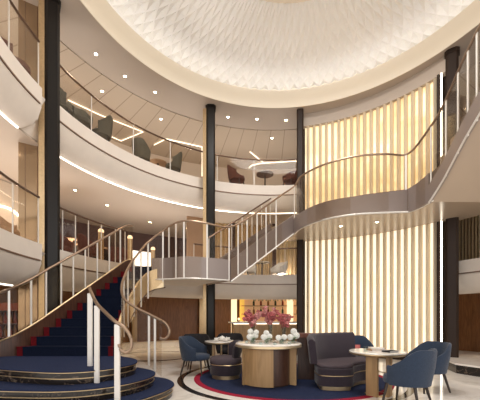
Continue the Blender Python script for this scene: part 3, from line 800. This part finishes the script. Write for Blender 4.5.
curved_slab(60, 150, .47, .53, FZ + .02, FZ + .73, (tx, ty)).build('back_panel', M['woodlight'], con)
curved_slab(274, 333, .40, .44, FZ + .02, FZ + .73, (tx, ty)).build('recess_panel', M['wooddark'], con)
MB().lathe([(.36, 0), (.44, 0), (.44, .03), (.36, .03)], (tx, ty, FZ), 40).build('kick_plinth', M['darkbrown'], con)
TZ = FZ + .81
# flowers: three tall vases of coral blossom, low vases of white hydrangea
def tall_vase(x, y, hgt, label, mat, seed, spread):
    rn = random.Random(seed)
    v = thing('flower_vase', label, 'vase of flowers', (x, y, TZ), 0, 'flower vases on the console table')
    MB().lathe([(.0001, 0), (.042, 0), (.045, .02), (.040, .20), (.046, hgt * .55), (.042, hgt * .55), (.036, .20), (.038, .025), (.0001, .02)], (x, y, TZ), 20).build('vase', M['vaseglass'], v)
    for k in range(9):
        a = rn.uniform(0, 6.28); d = spread * rn.uniform(.35, 1.0); zt = TZ + hgt * rn.uniform(.72, 1.08)
        tip = (x + d * math.cos(a), y + d * .7 * math.sin(a), zt)
        midp = (x + d * .35 * math.cos(a), y + d * .3 * math.sin(a), TZ + hgt * .7)
        path = crom([(x + .01 * math.cos(a), y + .01 * math.sin(a), TZ + .03), midp, tip], 5)
        s_ = MB().tube(path, .005, 5).build('stem', M['stem'], v)
        b = MB()
        for j in range(9):
            f = rn.uniform(.45, 1.0); p = Vector(path[int(f * (len(path) - 1))]) + Vector((rn.uniform(-.05, .05), rn.uniform(-.05, .05), rn.uniform(-.04, .05)))
            for q in range(5):      # five petals
                an = q * 1.257 + j; pr = rn.uniform(.024, .034)
                cpt = p + Vector((math.cos(an) * pr * .8, math.sin(an) * pr * .8 * .6, math.sin(an) * pr * .6))
                b.ball(cpt, pr * .72, 6, 4, .55)
        b.build('blossom', M['petalpink' if k % 3 == 0 else mat], s_, smooth=80)
tall_vase(.27, 6.46, .62, 'left clear vase of arching coral blossom on the console', 'petalred', 3, .32)
tall_vase(.62, 6.52, .68, 'middle clear vase of coral blossom on the console', 'petalred', 5, .26)
tall_vase(.88, 6.44, .58, 'right clear vase of coral blossom on the console', 'petalred', 8, .24)
def hydrangea(x, y, balls, label, seed):
    rn = random.Random(seed)
    v = thing('flower_vase', label, 'vase of flowers', (x, y, TZ), 0, 'flower vases on the console table')
    MB().lathe([(.0001, 0), (.045, 0), (.05, .01), (.05, .10), (.045, .10), (.044, .012), (.0001, .012)], (x, y, TZ), 18).build('vase', M['vaseglass'], v)
    for dx, dy, dz, r in balls:
        s_ = MB().tube([(x, y, TZ + .02), (x + dx, y + dy, TZ + dz)], .005, 5).build('stem', M['leaf'], v)
        b = MB(); c = Vector((x + dx, y + dy, TZ + dz))
        for q in range(46):
            zz = 1 - 2 * (q + .5) / 46; an = q * 2.39996; rr = math.sqrt(1 - zz * zz)
            b.ball(c + Vector((rr * math.cos(an), rr * math.sin(an), zz * .92)) * r * .82, r * .27, 6, 4)
        b.build('flower_head', M['petalwhite'], s_, smooth=80)
    b = MB()
    for q in range(5):
        an = rn.uniform(0, 6.28); c = (x + .07 * math.cos(an), y + .07 * math.sin(an), TZ + .11)
        b.ball(c, .035, 6, 4, .25)
    b.build('leaves', M['leaf'], v, smooth=80)
hydrangea(.24, 6.14, [(-.05, 0, .13, .062), (.05, .02, .15, .062), (-.04, .03, .23, .055), (.07, .0, .22, .05)], 'leftmost low vase of round white hydrangeas', 1)
hydrangea(.50, 6.05, [(-.05, 0, .13, .058), (.05, .02, .14, .06), (.0, .03, .21, .052)], 'low white hydrangea vase second from the left on the console', 2)
hydrangea(.78, 6.06, [(-.05, 0, .12, .055), (.06, .02, .13, .055)], 'low white hydrangea vase second from the right on the console', 4)
hydrangea(1.03, 6.22, [(-.05, 0, .12, .062), (.06, .02, .15, .07), (.02, .03, .23, .062)], 'rightmost low vase of round white hydrangeas', 6)
# little cups around the flowers
for k, (x, y, lab) in enumerate(((.13, 6.30, 'glass tea light at the left end of the console table'), (.38, 5.92, 'glass tea light between the two left hydrangea vases'), (.64, 5.86, 'glass tea light at the front middle of the console'), (.92, 5.98, 'glass tea light at the front right of the console'))):
    c = thing('tea_light', lab, 'candle holder', (x, y, TZ), 0, 'tea lights on the console')
    MB().lathe([(.0001, 0), (.03, 0), (.036, .055), (.032, .055), (.027, .006), (.0001, .006)], (x, y, TZ), 14).build('holder', M['vaseglass'], c)
    MB().lathe([(.0001, .006), (.026, .006), (.026, .03), (.0001, .03)], (x, y, TZ), 12).build('candle', M['white'], c)

# left table group
lt = (-.45, 7.74, .0)
lt = lt
round_table('round marble topped table at the left with cups, beside the blue armchair', lt, .40, .75, (180, 0))
ch = armchair('slate blue armchair at the left table, facing right', 'blue', 'slate blue armchairs')
ch.location = (-1.02, 7.45, 0); ch.rotation_euler = (0, 0, R(75))
c2 = armchair('charcoal armchair behind the left table next to the blue one', 'charcoal', 'charcoal armchairs', False)
c2.location = (-1.12, 8.34, 0.0); c2.rotation_euler = (0, 0, R(15))
copy_thing(c2, (-.29, 8.68, 0.0), R(-4), 'charcoal armchair straight behind the left table with cups')
ts = tubseat('round aubergine tub seat on a brass plinth left of the console table')
ts.location = (-.31, 7.0, FZ); ts.rotation_euler = (0, 0, R(-78))
tz = .76
cup0 = None
for k, (dx, dy, lab) in enumerate(((-.12, -.12, 'white cup nearest the left edge of the left table'), (.10, -.14, 'white cup at the front of the left table'), (.16, .06, 'white cup at the right of the left table'), (-.02, .16, 'white cup at the back of the left table'))):
    if cup0 is None:
        cup0 = thing('tea_cup', lab, 'cup', (lt[0] + dx, lt[1] + dy, tz), 0, 'cups on the left table')
        MB().lathe([(.0001, 0), (.05, 0), (.075, .012), (.07, .014), (.0001, .008)], (0, 0, 0), 18).build('saucer', M['white'], cup0, local=True)
        MB().lathe([(.0001, .008), (.025, .008), (.042, .035), (.046, .07), (.042, .07), (.036, .035), (.0001, .016)], (0, 0, 0), 18).build('cup', M['white'], cup0, local=True)
        MB().tube([(.043, 0, .058), (.066, 0, .05), (.062, 0, .03), (.038, 0, .026)], .005, 6).build('handle', M['white'], cup0, local=True)
    else: copy_thing(cup0, (lt[0] + dx, lt[1] + dy, tz), k * 1.1, lab)
tp = thing('teapot', 'white teapot in the middle of the left table', 'teapot', (lt[0] + .02, lt[1] - .01, tz))
MB().lathe([(.0001, 0), (.05, 0), (.075, .035), (.07, .075), (.035, .10), (.0001, .105)], (lt[0] + .02, lt[1] - .01, tz), 20).build('body', M['white'], tp, smooth=60)
MB().ball((lt[0] + .02, lt[1] - .01, tz + .112), .012, 8, 6).build('lid_knob', M['white'], tp)
MB().tube([(lt[0] + .085, lt[1] - .01, tz + .04), (lt[0] + .115, lt[1] - .01, tz + .06), (lt[0] + .125, lt[1] - .01, tz + .095)], [.014, .011, .008], 8).build('spout', M['white'], tp)
MB().tube([(lt[0] - .04, lt[1] - .01, tz + .075), (lt[0] - .085, lt[1] - .01, tz + .07), (lt[0] - .085, lt[1] - .01, tz + .035), (lt[0] - .05, lt[1] - .01, tz + .025)], .007, 6).build('handle', M['white'], tp)

# banquette sofa right of the console
sf = thing('banquette_sofa', 'aubergine banquette sofa on a brass plinth right of the console table', 'sofa', (1.80, 6.15, FZ))
foot = crom([(1.42, 5.92, 0), (1.50, 5.74, 0), (1.75, 5.68, 0), (2.02, 5.74, 0), (2.13, 5.98, 0), (2.36, 6.22, 0), (2.62, 6.40, 0), (2.60, 6.95, 0), (1.95, 6.85, 0), (1.52, 6.45, 0)], 4, True)
foot = [p[:2] for p in foot]
MB().prism(inset(foot, .05), FZ, FZ + .075).build('plinth', M['brass'], sf)
MB().prism(foot, FZ + .075, FZ + .27).build('base', M['purple'], sf, bevel=.015)
MB().prism(inset(foot, -.003), FZ + .262, FZ + .272).build('piping', M['brass'], sf)
MB().prism(foot, FZ + .27, FZ + .40).build('seat_base', M['purple'], sf, bevel=.02)
MB().prism(inset(foot, .01), FZ + .40, FZ + .47).build('seat', M['purpletop'], sf, bevel=.03, seg=3)
bkp = crom([(1.45, 5.98, 0), (1.50, 6.28, 0), (1.80, 6.56, 0), (2.15, 6.72, 0), (2.46, 6.80, 0)], 5)
def slabback(path, th, z0, ztop):
    mb = MB(); n = len(path); vs_ = []; fs_ = []
    for i, p in enumerate(path):
        a = Vector(path[max(0, i - 1)][:2]); b = Vector(path[min(n - 1, i + 1)][:2]); d = (b - a).normalized(); nn = Vector((-d.y, d.x)) * th
        z = ztop(i / (n - 1)); ln = .06
        x0, y0 = p[0], p[1]; x1, y1 = x0 + nn.x, y0 + nn.y
        ox, oy = nn.x / th * ln, nn.y / th * ln
        vs_ += [(x0, y0, z0), (x0 + ox * .7, y0 + oy * .7, z - .04), (x0 + ox + nn.x * .3, y0 + oy + nn.y * .3, z), (x0 + ox + nn.x * .7, y0 + oy + nn.y * .7, z), (x1 + ox * .9, y1 + oy * .9, z - .05), (x1, y1, z0)]
    m = 6
    for i in range(n - 1):
        for j in range(m): fs_.append((i * m + j, (i + 1) * m + j, (i + 1) * m + (j + 1) % m, i * m + (j + 1) % m))
    fs_ += [tuple(range(m)), tuple((n - 1) * m + j for j in range(m))[::-1]]
    return mb.add(vs_, fs_)
slabback(bkp, .12, FZ + .44, lambda u: FZ + .90 + .09 * min(1, u * 4)).build('backrest', M['purple'], sf, smooth=60)
# screen between console and sofa
bx = thing('bench_screen', 'low mahogany screen panel between console table and banquette', 'screen', (1.42, 6.78, FZ))
MB().box((1.42, 6.785, FZ + .45), (.40, .08, .90), R(-6)).build('panel', M['wooddark'], bx, bevel=.006)
MB().box((1.42, 6.78, FZ + .93), (.43, .11, .10), R(-6)).build('cap_rail', M['redwood'], bx, bevel=.01)

# right table group
rt = (2.36, 5.50, 0.0)
round_table('round marble topped table at the right between banquette and blue armchairs', rt, .46, .75, (222, 322))
b1 = copy_thing(ch, (2.50, 4.82, 0), R(222), 'slate blue armchair seen from behind at the front right')
b2 = copy_thing(ch, (3.38, 5.84, 0), R(-80), 'slate blue armchair beside the backlit wall, partly behind the front one')
b3 = copy_thing(ch, (2.74, 7.42, FZ), R(10), 'slate blue armchair behind the right table holding a coral cushion')
cu = MB().grid(lambda u, v: (2.60 + .24 * (u - .5), 7.24 + .06 * math.sin(math.pi * u) * math.sin(math.pi * v) * (1 if True else 0), .50 + .20 * v), 9, 9)
cu.grid(lambda u, v: (2.60 + .24 * (u - .5), 7.24 - .06 * math.sin(math.pi * u) * math.sin(math.pi * v), .50 + .20 * v), 9, 9)
tag(cu.build('cushion', M['cushion'], smooth=80), 'coral cushion on the blue armchair behind the right table', 'cushion')
# things on the right table
tzr = .75
def book(x, y, z, d, rz, label, cm):
    b = thing('book', label, 'book', (x, y, z), 0, 'books on the right table')
    MB().box((x, y, z + d[2] / 2), (d[0] - .012, d[1] - .012, d[2] - .006), rz).build('pages', M['white'], b)
    c = MB(); c.box((x, y, z + .0025), (d[0], d[1], .005), rz); c.box((x, y, z + d[2] - .0025), (d[0], d[1], .005), rz)
    c.box((x - math.cos(rz) * d[0] / 2, y - math.sin(rz) * d[0] / 2, z + d[2] / 2), (.006, d[1], d[2]), rz)
    c.build('cover', M[cm], b)
book(2.38, 5.60, tzr, (.26, .19, .028), R(8), 'lower book of the small stack on the right table', 'tan')
book(2.39, 5.61, tzr + .028, (.22, .17, .024), R(-6), 'upper book of the small stack on the right table', 'white')
book(2.52, 5.36, tzr, (.22, .16, .022), R(25), 'dark thin book lying alone on the right table', 'charcoal')
gl = thing('drinking_glass', 'small clear tumbler left of the books on the right table', 'glass', (2.14, 5.44, tzr))
MB().lathe([(.0001, 0), (.032, 0), (.038, .085), (.035, .085), (.029, .008), (.0001, .008)], (2.14, 5.44, tzr), 16).build('bowl', M['vaseglass'], gl)

# plinth at the right
pl = thing('stone_plinth', 'low black stone plinth with white top at the right under the pilaster', 'plinth', (6.4, 8.0, 0))
pp = [(5.35, 8.45), (5.10, 7.55), (5.35, 6.95), (6.2, 6.6), (8.2, 6.6), (8.2, 8.9), (6.2, 9.2)]
MB().prism(pp, 0, .20).build('body', M['blackmarble'], pl, smooth=0)
MB().prism(inset(pp, -.02), .20, .24).build('top', M['marble'], pl, smooth=0)

# ------------------------------------------------------------------ bar at the back
bc = thing('bar_counter', 'curved oak bar counter with pale top behind the flowers', 'bar counter', (1.0, 12.6, 0))
front = [pol(6.55, a) for a in range(72, 106, 3)]
MB().ring([(6.55, 0), (6.95, 0), (6.95, 1.06), (6.55, 1.06)], 72, 103, 2, closed=True).build('body', M['woodlight'], bc)
MB().ring([(6.42, 1.06), (7.0, 1.06), (7.0, 1.12), (6.42, 1.12)], 71, 104, 2, closed=True).build('counter_top', M['white'], bc)
MB().ring([(6.53, 1.02), (6.56, 1.02), (6.56, 1.05), (6.53, 1.05)], 72, 103, 2, closed=True).build('light_line', M['ledsoft'], bc)
bs = thing('back_bar', 'lit back bar with shelves of bottles between two glowing posts', 'bar shelf', pol(8.3, 86))
MB().ring([(8.5, 0), (8.6, 0), (8.6, 2.29), (8.5, 2.29)], 73, 97, 2, closed=True).build('back_panel', M['shelfglow'], bs)
for z in (.95, 1.42, 1.80):
    MB().ring([(8.15, z), (8.5, z), (8.5, z + .03), (8.15, z + .03)], 76, 98, 2, closed=True).build('shelf', M['woodlight'], bs)
for q in (234, 290):
    x, y = ray_r(q, 8.2); MB().box((x, y, 1.12), (.26, .25, 2.24), 0).build('lit_post', M['lampglow'], bs, bevel=.02)
x, y = ray_r(242, 8.3)
MB().box((x, y, 1.2), (.22, .06, 2.1), 0).build('yellow_panel', M['yellowglow'], bs)
bt = {}
zlev = {1.45: 'middle', 1.83: 'top'}; k = 0
ordn = ['leftmost', 'second from the left', 'third from the left', 'fourth from the left', 'fifth from the left', 'sixth from the left', 'seventh from the left', 'rightmost']
for z in (1.45, 1.83):
    for i in range(8):
        a = 94 - i * 2.3; x, y, _ = pol(8.28, a)
        kind = ('bottle_amber', 'bottle_green', 'bottle_red')[(i + (z > 1.5)) % 3]; cn = {'bottle_amber': 'amber', 'bottle_green': 'dark green', 'bottle_red': 'red'}[kind]
        lab = '%s bottle on the %s shelf of the back bar, %s' % (cn, zlev[z], ordn[i])
        if kind not in bt:
            b = thing('bottle', lab, 'bottle', (x, y, z), 0, 'bottles on the back bar')
            MB().lathe([(.0001, 0), (.045, 0), (.048, .01), (.048, .17), (.018, .23), (.016, .29), (.0001, .29)], (0, 0, 0), 14).build('body', M[kind], b, local=True)
            MB().lathe([(.018, .285), (.018, .315), (.0001, .315)], (0, 0, 0), 10).build('cap', M['black'], b, local=True)
            bt[kind] = b
        else: copy_thing(bt[kind], (x, y, z), 0, lab)
# hanging glasses rack
rack = thing('glass_rack', 'brass rack of hanging stem glasses above the bar counter', 'glass rack', pol(6.8, 86, 2.1))
MB().ring([(6.6, 2.16), (7.0, 2.16), (7.0, 2.19), (6.6, 2.19)], 76, 97, 2, closed=True).build('rail', M['brass'], rack)
for a in (77, 96):
    x, y, _ = pol(6.8, a); MB().tube([(x, y, 2.18), (x, y, 2.30)], .012, 6).build('hanger', M['brass'], rack)
g0 = None
for i in range(14):
    a = 95 - i * 1.32; x, y, _ = pol(6.75, a)
    lab = 'stem glass hanging upside down in the bar rack, number %s counted from the left end' % ['one', 'two', 'three', 'four', 'five', 'six', 'seven', 'eight', 'nine', 'ten', 'eleven', 'twelve', 'thirteen', 'fourteen'][i]
    if g0 is None:
        g0 = thing('wine_glass', lab, 'glass', (x, y, 2.16), 0, 'hanging glasses above the bar')
        MB().lathe([(.0001, 0), (.035, 0), (.035, -.006), (.005, -.012), (.005, -.09), (.03, -.115), (.038, -.16), (.032, -.20), (.029, -.20), (.034, -.16), (.0001, -.10)], (0, 0, 0), 14).build('bowl', M['vaseglass'], g0, local=True)
    else: copy_thing(g0, (x, y, 2.16), 0, lab)
# small lamp on the counter
x, y, _ = pol(6.6, 101)
lm = thing('table_lamp', 'tiny lamp with glowing ball on the left end of the bar counter', 'lamp', (x, y, 1.12))
MB().lathe([(.04, 0), (.04, .01), (.008, .02), (.008, .08)], (x, y, 1.12), 14).build('base', M['brass'], lm)
MB().ball((x, y, 1.23), .05, 12, 8).build('globe', M['lampglow'], lm)
# wood panelled posts beside the bar and the left back wall pieces
for a, lab in ((109, 'brass wall post left of the bar'), (128, 'brass wall post in the walnut panelling under the stairs')):
    x, y, _ = pol(9.4, a); tag(MB().box((x, y, 1.14), (.22, .12, 2.26), R(a - 90)).build('wall_post', M['brass'], bevel=.01), lab, 'post')
cb = thing('low_curb', 'low pale stone curb in front of the walnut wall behind the stairs', 'curb', pol(8.6, 128))
MB().ring([(8.4, 0), (8.9, 0), (8.9, .22), (8.4, .22)], 113, 146, 2, closed=True).build('body', M['marble'], cb)
MB().ring([(8.37, .22), (8.92, .22), (8.92, .26), (8.37, .26)], 113, 146, 2, closed=True).build('coping', M['cream'], cb)

# ------------------------------------------------------------------ ground floor left: shop shelf and bright poster
def yaw_to(x, y): return math.atan2(y - CY, x - CX) - math.pi / 2
sx, sy = ray_r(2, 7.6); rz = yaw_to(sx, sy)
sh = thing('shop_shelf', 'dark red shop shelf unit with rows of bottles at the far left', 'shelf', (sx, sy, 0))
def loc2(dx, dy, z): return (sx + dx * math.cos(rz) - dy * math.sin(rz), sy + dx * math.sin(rz) + dy * math.cos(rz), z)
MB().box(loc2(0, .16, .85), (.85, .03, 1.70), rz).build('back_panel', M['redwood'], sh)
for d in (-.42, .42): MB().box(loc2(d, 0, .85), (.03, .32, 1.70), rz).build('side_panel', M['redwood'], sh)
for z in (.1, .45, .8, 1.15, 1.5): MB().box(loc2(0, 0, z), (.82, .30, .025), rz).build('shelf', M['redwood'], sh)
k = 0; rown = {.45: 'second', .8: 'middle', 1.15: 'fourth'}
for z in (.45, .8, 1.15):
    for i in range(6):
        p = loc2(.34 - i * .135, -.02, z + .0125); kk = ('bottle_red', 'bottle_amber')[(i + k) % 2]
        lab = '%s bottle on the %s shelf of the red shop unit, %s' % ('red' if kk == 'bottle_red' else 'amber', rown[z], ['rightmost', 'second from the right', 'third from the right', 'third from the left', 'second from the left', 'leftmost'][i])
        copy_thing(bt[kk], p, 0, lab, 'bottles in the shop shelf')
    k += 1
px_, py_ = ray_r(17, 8.4); rz = yaw_to(px_, py_)
po = thing('lit_display', 'small bright white display panel in the shop behind the railing', 'display', (px_, py_, 0))
MB().box((px_, py_, 1.25), (.46, .05, .66), rz).build('frame', M['redwood'], po)
MB().box((px_ + .03 * math.sin(rz), py_ - .03 * math.cos(rz), 1.25), (.36, .03, .54), rz).build('screen', M['screen'], po)
MB().box((px_, py_ , .45), (.5, .3, .9), rz).build('cabinet', M['redwood'], po)

# ------------------------------------------------------------------ second deck furnishings
def deck_xy(px, r): return ray_r(px, r)
# lit round niche at the far left
nx, ny = ray_r(4, 8.6); rz = yaw_to(nx, ny)
ni = thing('wall_niche', 'cream wall with lit oval niche on the second deck at the far left', 'niche', (nx, ny, D2))
MB().box((nx, ny, D2 + 1.26), (3.0, .10, 2.52), rz).build('wall_panel', M['creamwall'], ni)
cpt = Vector((nx + .07 * math.sin(rz), ny - .07 * math.cos(rz), D2 + 1.15)); ux = Vector((math.cos(rz), math.sin(rz), 0))
MB().tube([tuple(cpt + ux * .62 * math.cos(q) + Vector((0, 0, .62 * math.sin(q)))) for q in [2 * math.pi * i / 32 for i in range(32)]], .03, 6, True).build('lit_ring', M['ledw'], ni)
so_x, so_y = ray_r(2, 6.3)
a2 = armchair('tan armchair on the second deck at the far left edge', 'tan', 'second deck armchairs', False); a2.location = (so_x, so_y, D2); a2.rotation_euler = (0, 0, R(100))
def cafe_table(px, r, zf, label, topmat='white', rt_=.38, h=.74):
    x, y = ray_r(px, r)
    t = thing('cafe_table', label, 'table', (x, y, zf))
    MB().lathe([(.0001, h - .03), (rt_, h - .03), (rt_, h), (.0001, h)], (x, y, zf), 28).build('tabletop', M[topmat], t)
    MB().tube([(x, y, zf + .01), (x, y, zf + h - .03)], .03, 10).build('pedestal', M['leg'], t)
    MB().lathe([(.20, 0), (.20, .015), (.03, .03)], (x, y, zf), 24).build('foot', M['leg'], t)
    return t
cafe_table(74, 7.2, D2, 'tan topped cafe table on the second deck right of the left column', 'tan', .32, .95)
a3 = armchair('maroon armchair by the tan cafe table on the second deck', 'maroon', 'second deck armchairs', False); a3.scale = (.85, .85, 1); a3.location = (*ray_r(90, 6.1), D2); a3.rotation_euler = (0, 0, R(120))
copy_thing(a3, (*ray_r(61, 6.4), D2), R(70), 'maroon armchair on the second deck close to the left column')
copy_thing(a3, (*ray_r(119, 6.4), D2), R(40), 'maroon armchair on the second deck near the glowing brass post')
# white reception desk and dark counter
x, y = ray_r(84, 7.6); rz = yaw_to(x, y)
ds = thing('reception_desk', 'white angular desk with tan counter on the second deck', 'desk', (x, y, D2))
MB().box((x, y, D2 + .52), (.5, .5, 1.04), rz, .8).build('body', M['white'], ds, bevel=.01)
x2, y2 = ray_r(96, 7.2); rz2 = yaw_to(x2, y2)
MB().box((x2, y2, D2 + .40), (1.3, .5, .8), rz2).build('counter_body', M['darkbrown'], ds)
MB().box((x2, y2, D2 + .83), (1.4, .6, .06), rz2).build('counter_top', M['tan'], ds, bevel=.01)
for px, r, z0, z1, lab in ((101, 5.75, D2, D2 + 1.05, 'glowing brass post standing behind the stair handrail'), (130, 5.9, D2, D2 + 1.12, 'glowing brass post at the head of the stairs'), (153, 6.6, D2, D2 + 1.05, 'brass lit post right of the head of the stairs')):
    x, y = ray_r(px, r)
    lp = thing('lamp_post', lab, 'lamp', (x, y, z0), 0, 'glowing posts on the second deck')
    MB().tube([(x, y, z0), (x, y, z1 - .1)], .075, 14).build('post', M['brass'], lp)
    MB().ball((x, y, z1 - .06), .08, 12, 8).build('globe', M['lampglow'], lp)
for px, r, wd, hh, zc, lab in ((143, 8.6, .9, .75, D2 + .9, 'bright panel on the second deck left of the stair handrail peak'), (183, 8.0, .55, .25, D2 + .75, 'small bright panel behind the landing')):
    x, y = ray_r(px, r); rz = yaw_to(x, y)
    q = thing('lit_display', lab, 'display', (x, y, D2), 0, 'bright displays on the second deck')
    MB().box((x, y, zc), (wd, .06, hh), rz).build('frame', M['white'], q)
    MB().box((x + .035 * math.sin(rz), y - .035 * math.cos(rz), zc), (wd - .06, .02, hh - .06), rz).build('screen', M['screen'], q)
    MB().box((x, y, (D2 + zc - hh / 2) / 2), (wd * .6, .05, zc - hh / 2 - D2), rz).build('stand', M['darkbrown'], q)
# wooden partition left of black column, and gold curtain behind the middle flight
x, y = ray_r(196, 7.0); rz = yaw_to(x, y)
tag(MB().box((x, y, (D2 + 5.29) / 2), (.75, .10, 5.29 - D2 - .01), rz).build('partition', M['tan']), 'tan wall panel on the second deck left of the black column', 'partition')
cu_ = thing('curtain', 'pleated pale gold curtain across the back of the second deck', 'curtain', pol(7.4, 96, D2))
def pleat(u, v):
    a = 74 + 42 * u; r = 7.4 + .05 * math.sin(u * 2 * math.pi * 34); return pol(r, a, D2 + .01 + (5.27 - D2) * v)
MB().grid(pleat, 272, 2).build('fabric', M['gold'], cu_, smooth=80)
for a in (88, 102):
    x, y, _ = pol(7.25, a); MB().box((x, y, (D2 + 5.29) / 2), (.16, .10, 5.29 - D2 - .02), R(a - 90)).build('wood_post', M['wooddark'], cu_)
for k, (px, lab) in enumerate(((221, 'small white topped cafe table behind the landing rail'), (262, 'small white topped cafe table behind the middle flight'))):
    cafe_table(px, 6.3, D2, lab, 'white', .3, .74)
wc = armchair('white armchair behind the middle flight on the second deck', 'white', 'second deck armchairs', False); wc.location = (*ray_r(278, 6.8), D2); wc.rotation_euler = (0, 0, R(-60))
copy_thing(wc, (*ray_r(248, 6.5), D2), R(40), 'white armchair on the second deck left of the one by the middle flight')
# gold slat screen at the right of the second deck
gs = thing('slat_screen', 'gold slat screen on the second deck right of the broad pilaster', 'screen', pol(6.2, 20, D2))
MB().ring([(6.3, D2), (6.36, D2), (6.36, 5.2), (6.3, 5.2)], 2, 34, 2, closed=True).build('back_panel', M['wooddark'], gs)
for i in range(38):
    a = 2.5 + i * .82; x, y, _ = pol(6.25, a)
    MB().box((x, y, (D2 + 5.2) / 2), (.05, .05, 5.2 - D2), R(a)).build('slat', M['brass'], gs)
structure('ceiling_second_deck_right', MB().ring([(5.47, 5.22), (9, 5.22), (9, 5.3), (5.47, 5.3)], -5, 27, 3, closed=True), M['darkbrown'])

# ------------------------------------------------------------------ third deck furnishings
g1 = armchair('grey green armchair on the third deck just right of the left column', 'greygreen', 'third deck armchairs', False)
g1.scale = (.82, .82, 1.12); g1.location = (*ray_r(61, 5.98), D3); g1.rotation_euler = (0, 0, R(120))
copy_thing(g1, (*ray_r(81, 5.98), D3), R(60), 'grey green armchair on the third deck, second from the left column')
copy_thing(g1, (*ray_r(101, 6.0), D3), R(-60), 'grey green armchair on the third deck right of the small table')
copy_thing(g1, (*ray_r(142, 6.2), D3), R(150), 'large grey green armchair on the third deck with its back to the glass')
copy_thing(g1, (*ray_r(173, 6.1), D3), R(-60), 'grey green armchair on the third deck near the black column')
cafe_table(91, 7.2, D3, 'little round table between the grey green armchairs on the third deck', 'leg', .25, .5)
cafe_table(158, 6.4, D3, 'low round tan table between the two armchairs left of the black column', 'tan', .32, .6)
m1 = armchair('maroon armchair on the third deck left of the round dark table', 'maroon', 'third deck maroon armchairs', False)
m1.scale = (.95, .95, 1.08); m1.location = (*ray_r(237, 6.0), D3); m1.rotation_euler = (0, 0, R(65))
copy_thing(m1, (*ray_r(291, 6.0), D3), R(-50), 'maroon armchair on the third deck beside the slim brown pilaster')
cafe_table(265, 6.2, D3, 'round dark table between the two maroon armchairs at the back of the third deck', 'wooddark', .34, .78)
a5 = copy_thing(m1, (*ray_r(14, 6.0), D3), R(100), 'maroon armchair on the third deck at the far left of the column')
def led_line(pts, label):
    return tag(MB().tube(pts, .016, 6).build('light_strip', M['ledsoft']), label, 'light strip', 'wall light lines on the third deck')
ZC = CEIL - .06
def oc(px, py): return at(px, py, ZC)
led_line([oc(68, 100), oc(100, 115), oc(143, 132), oc(121, 141), oc(112, 137)], 'angled cove light line in the ceiling above the left armchairs of the third deck')
e = oc(202, 147)
led_line([oc(154, 145), oc(166, 139), e, (e[0], e[1], 7.25)], 'angled cove light line beside the black column on the third deck')
led_line([oc(250, 152), oc(264, 163)], 'short slanting cove light line at the back of the third deck')
led_line(crom([oc(249, 168), oc(252, 165.5), oc(260, 163.5), oc(275, 162.5), oc(299, 161)], 4), 'curved cove light line above the maroon armchairs at the back of the third deck')
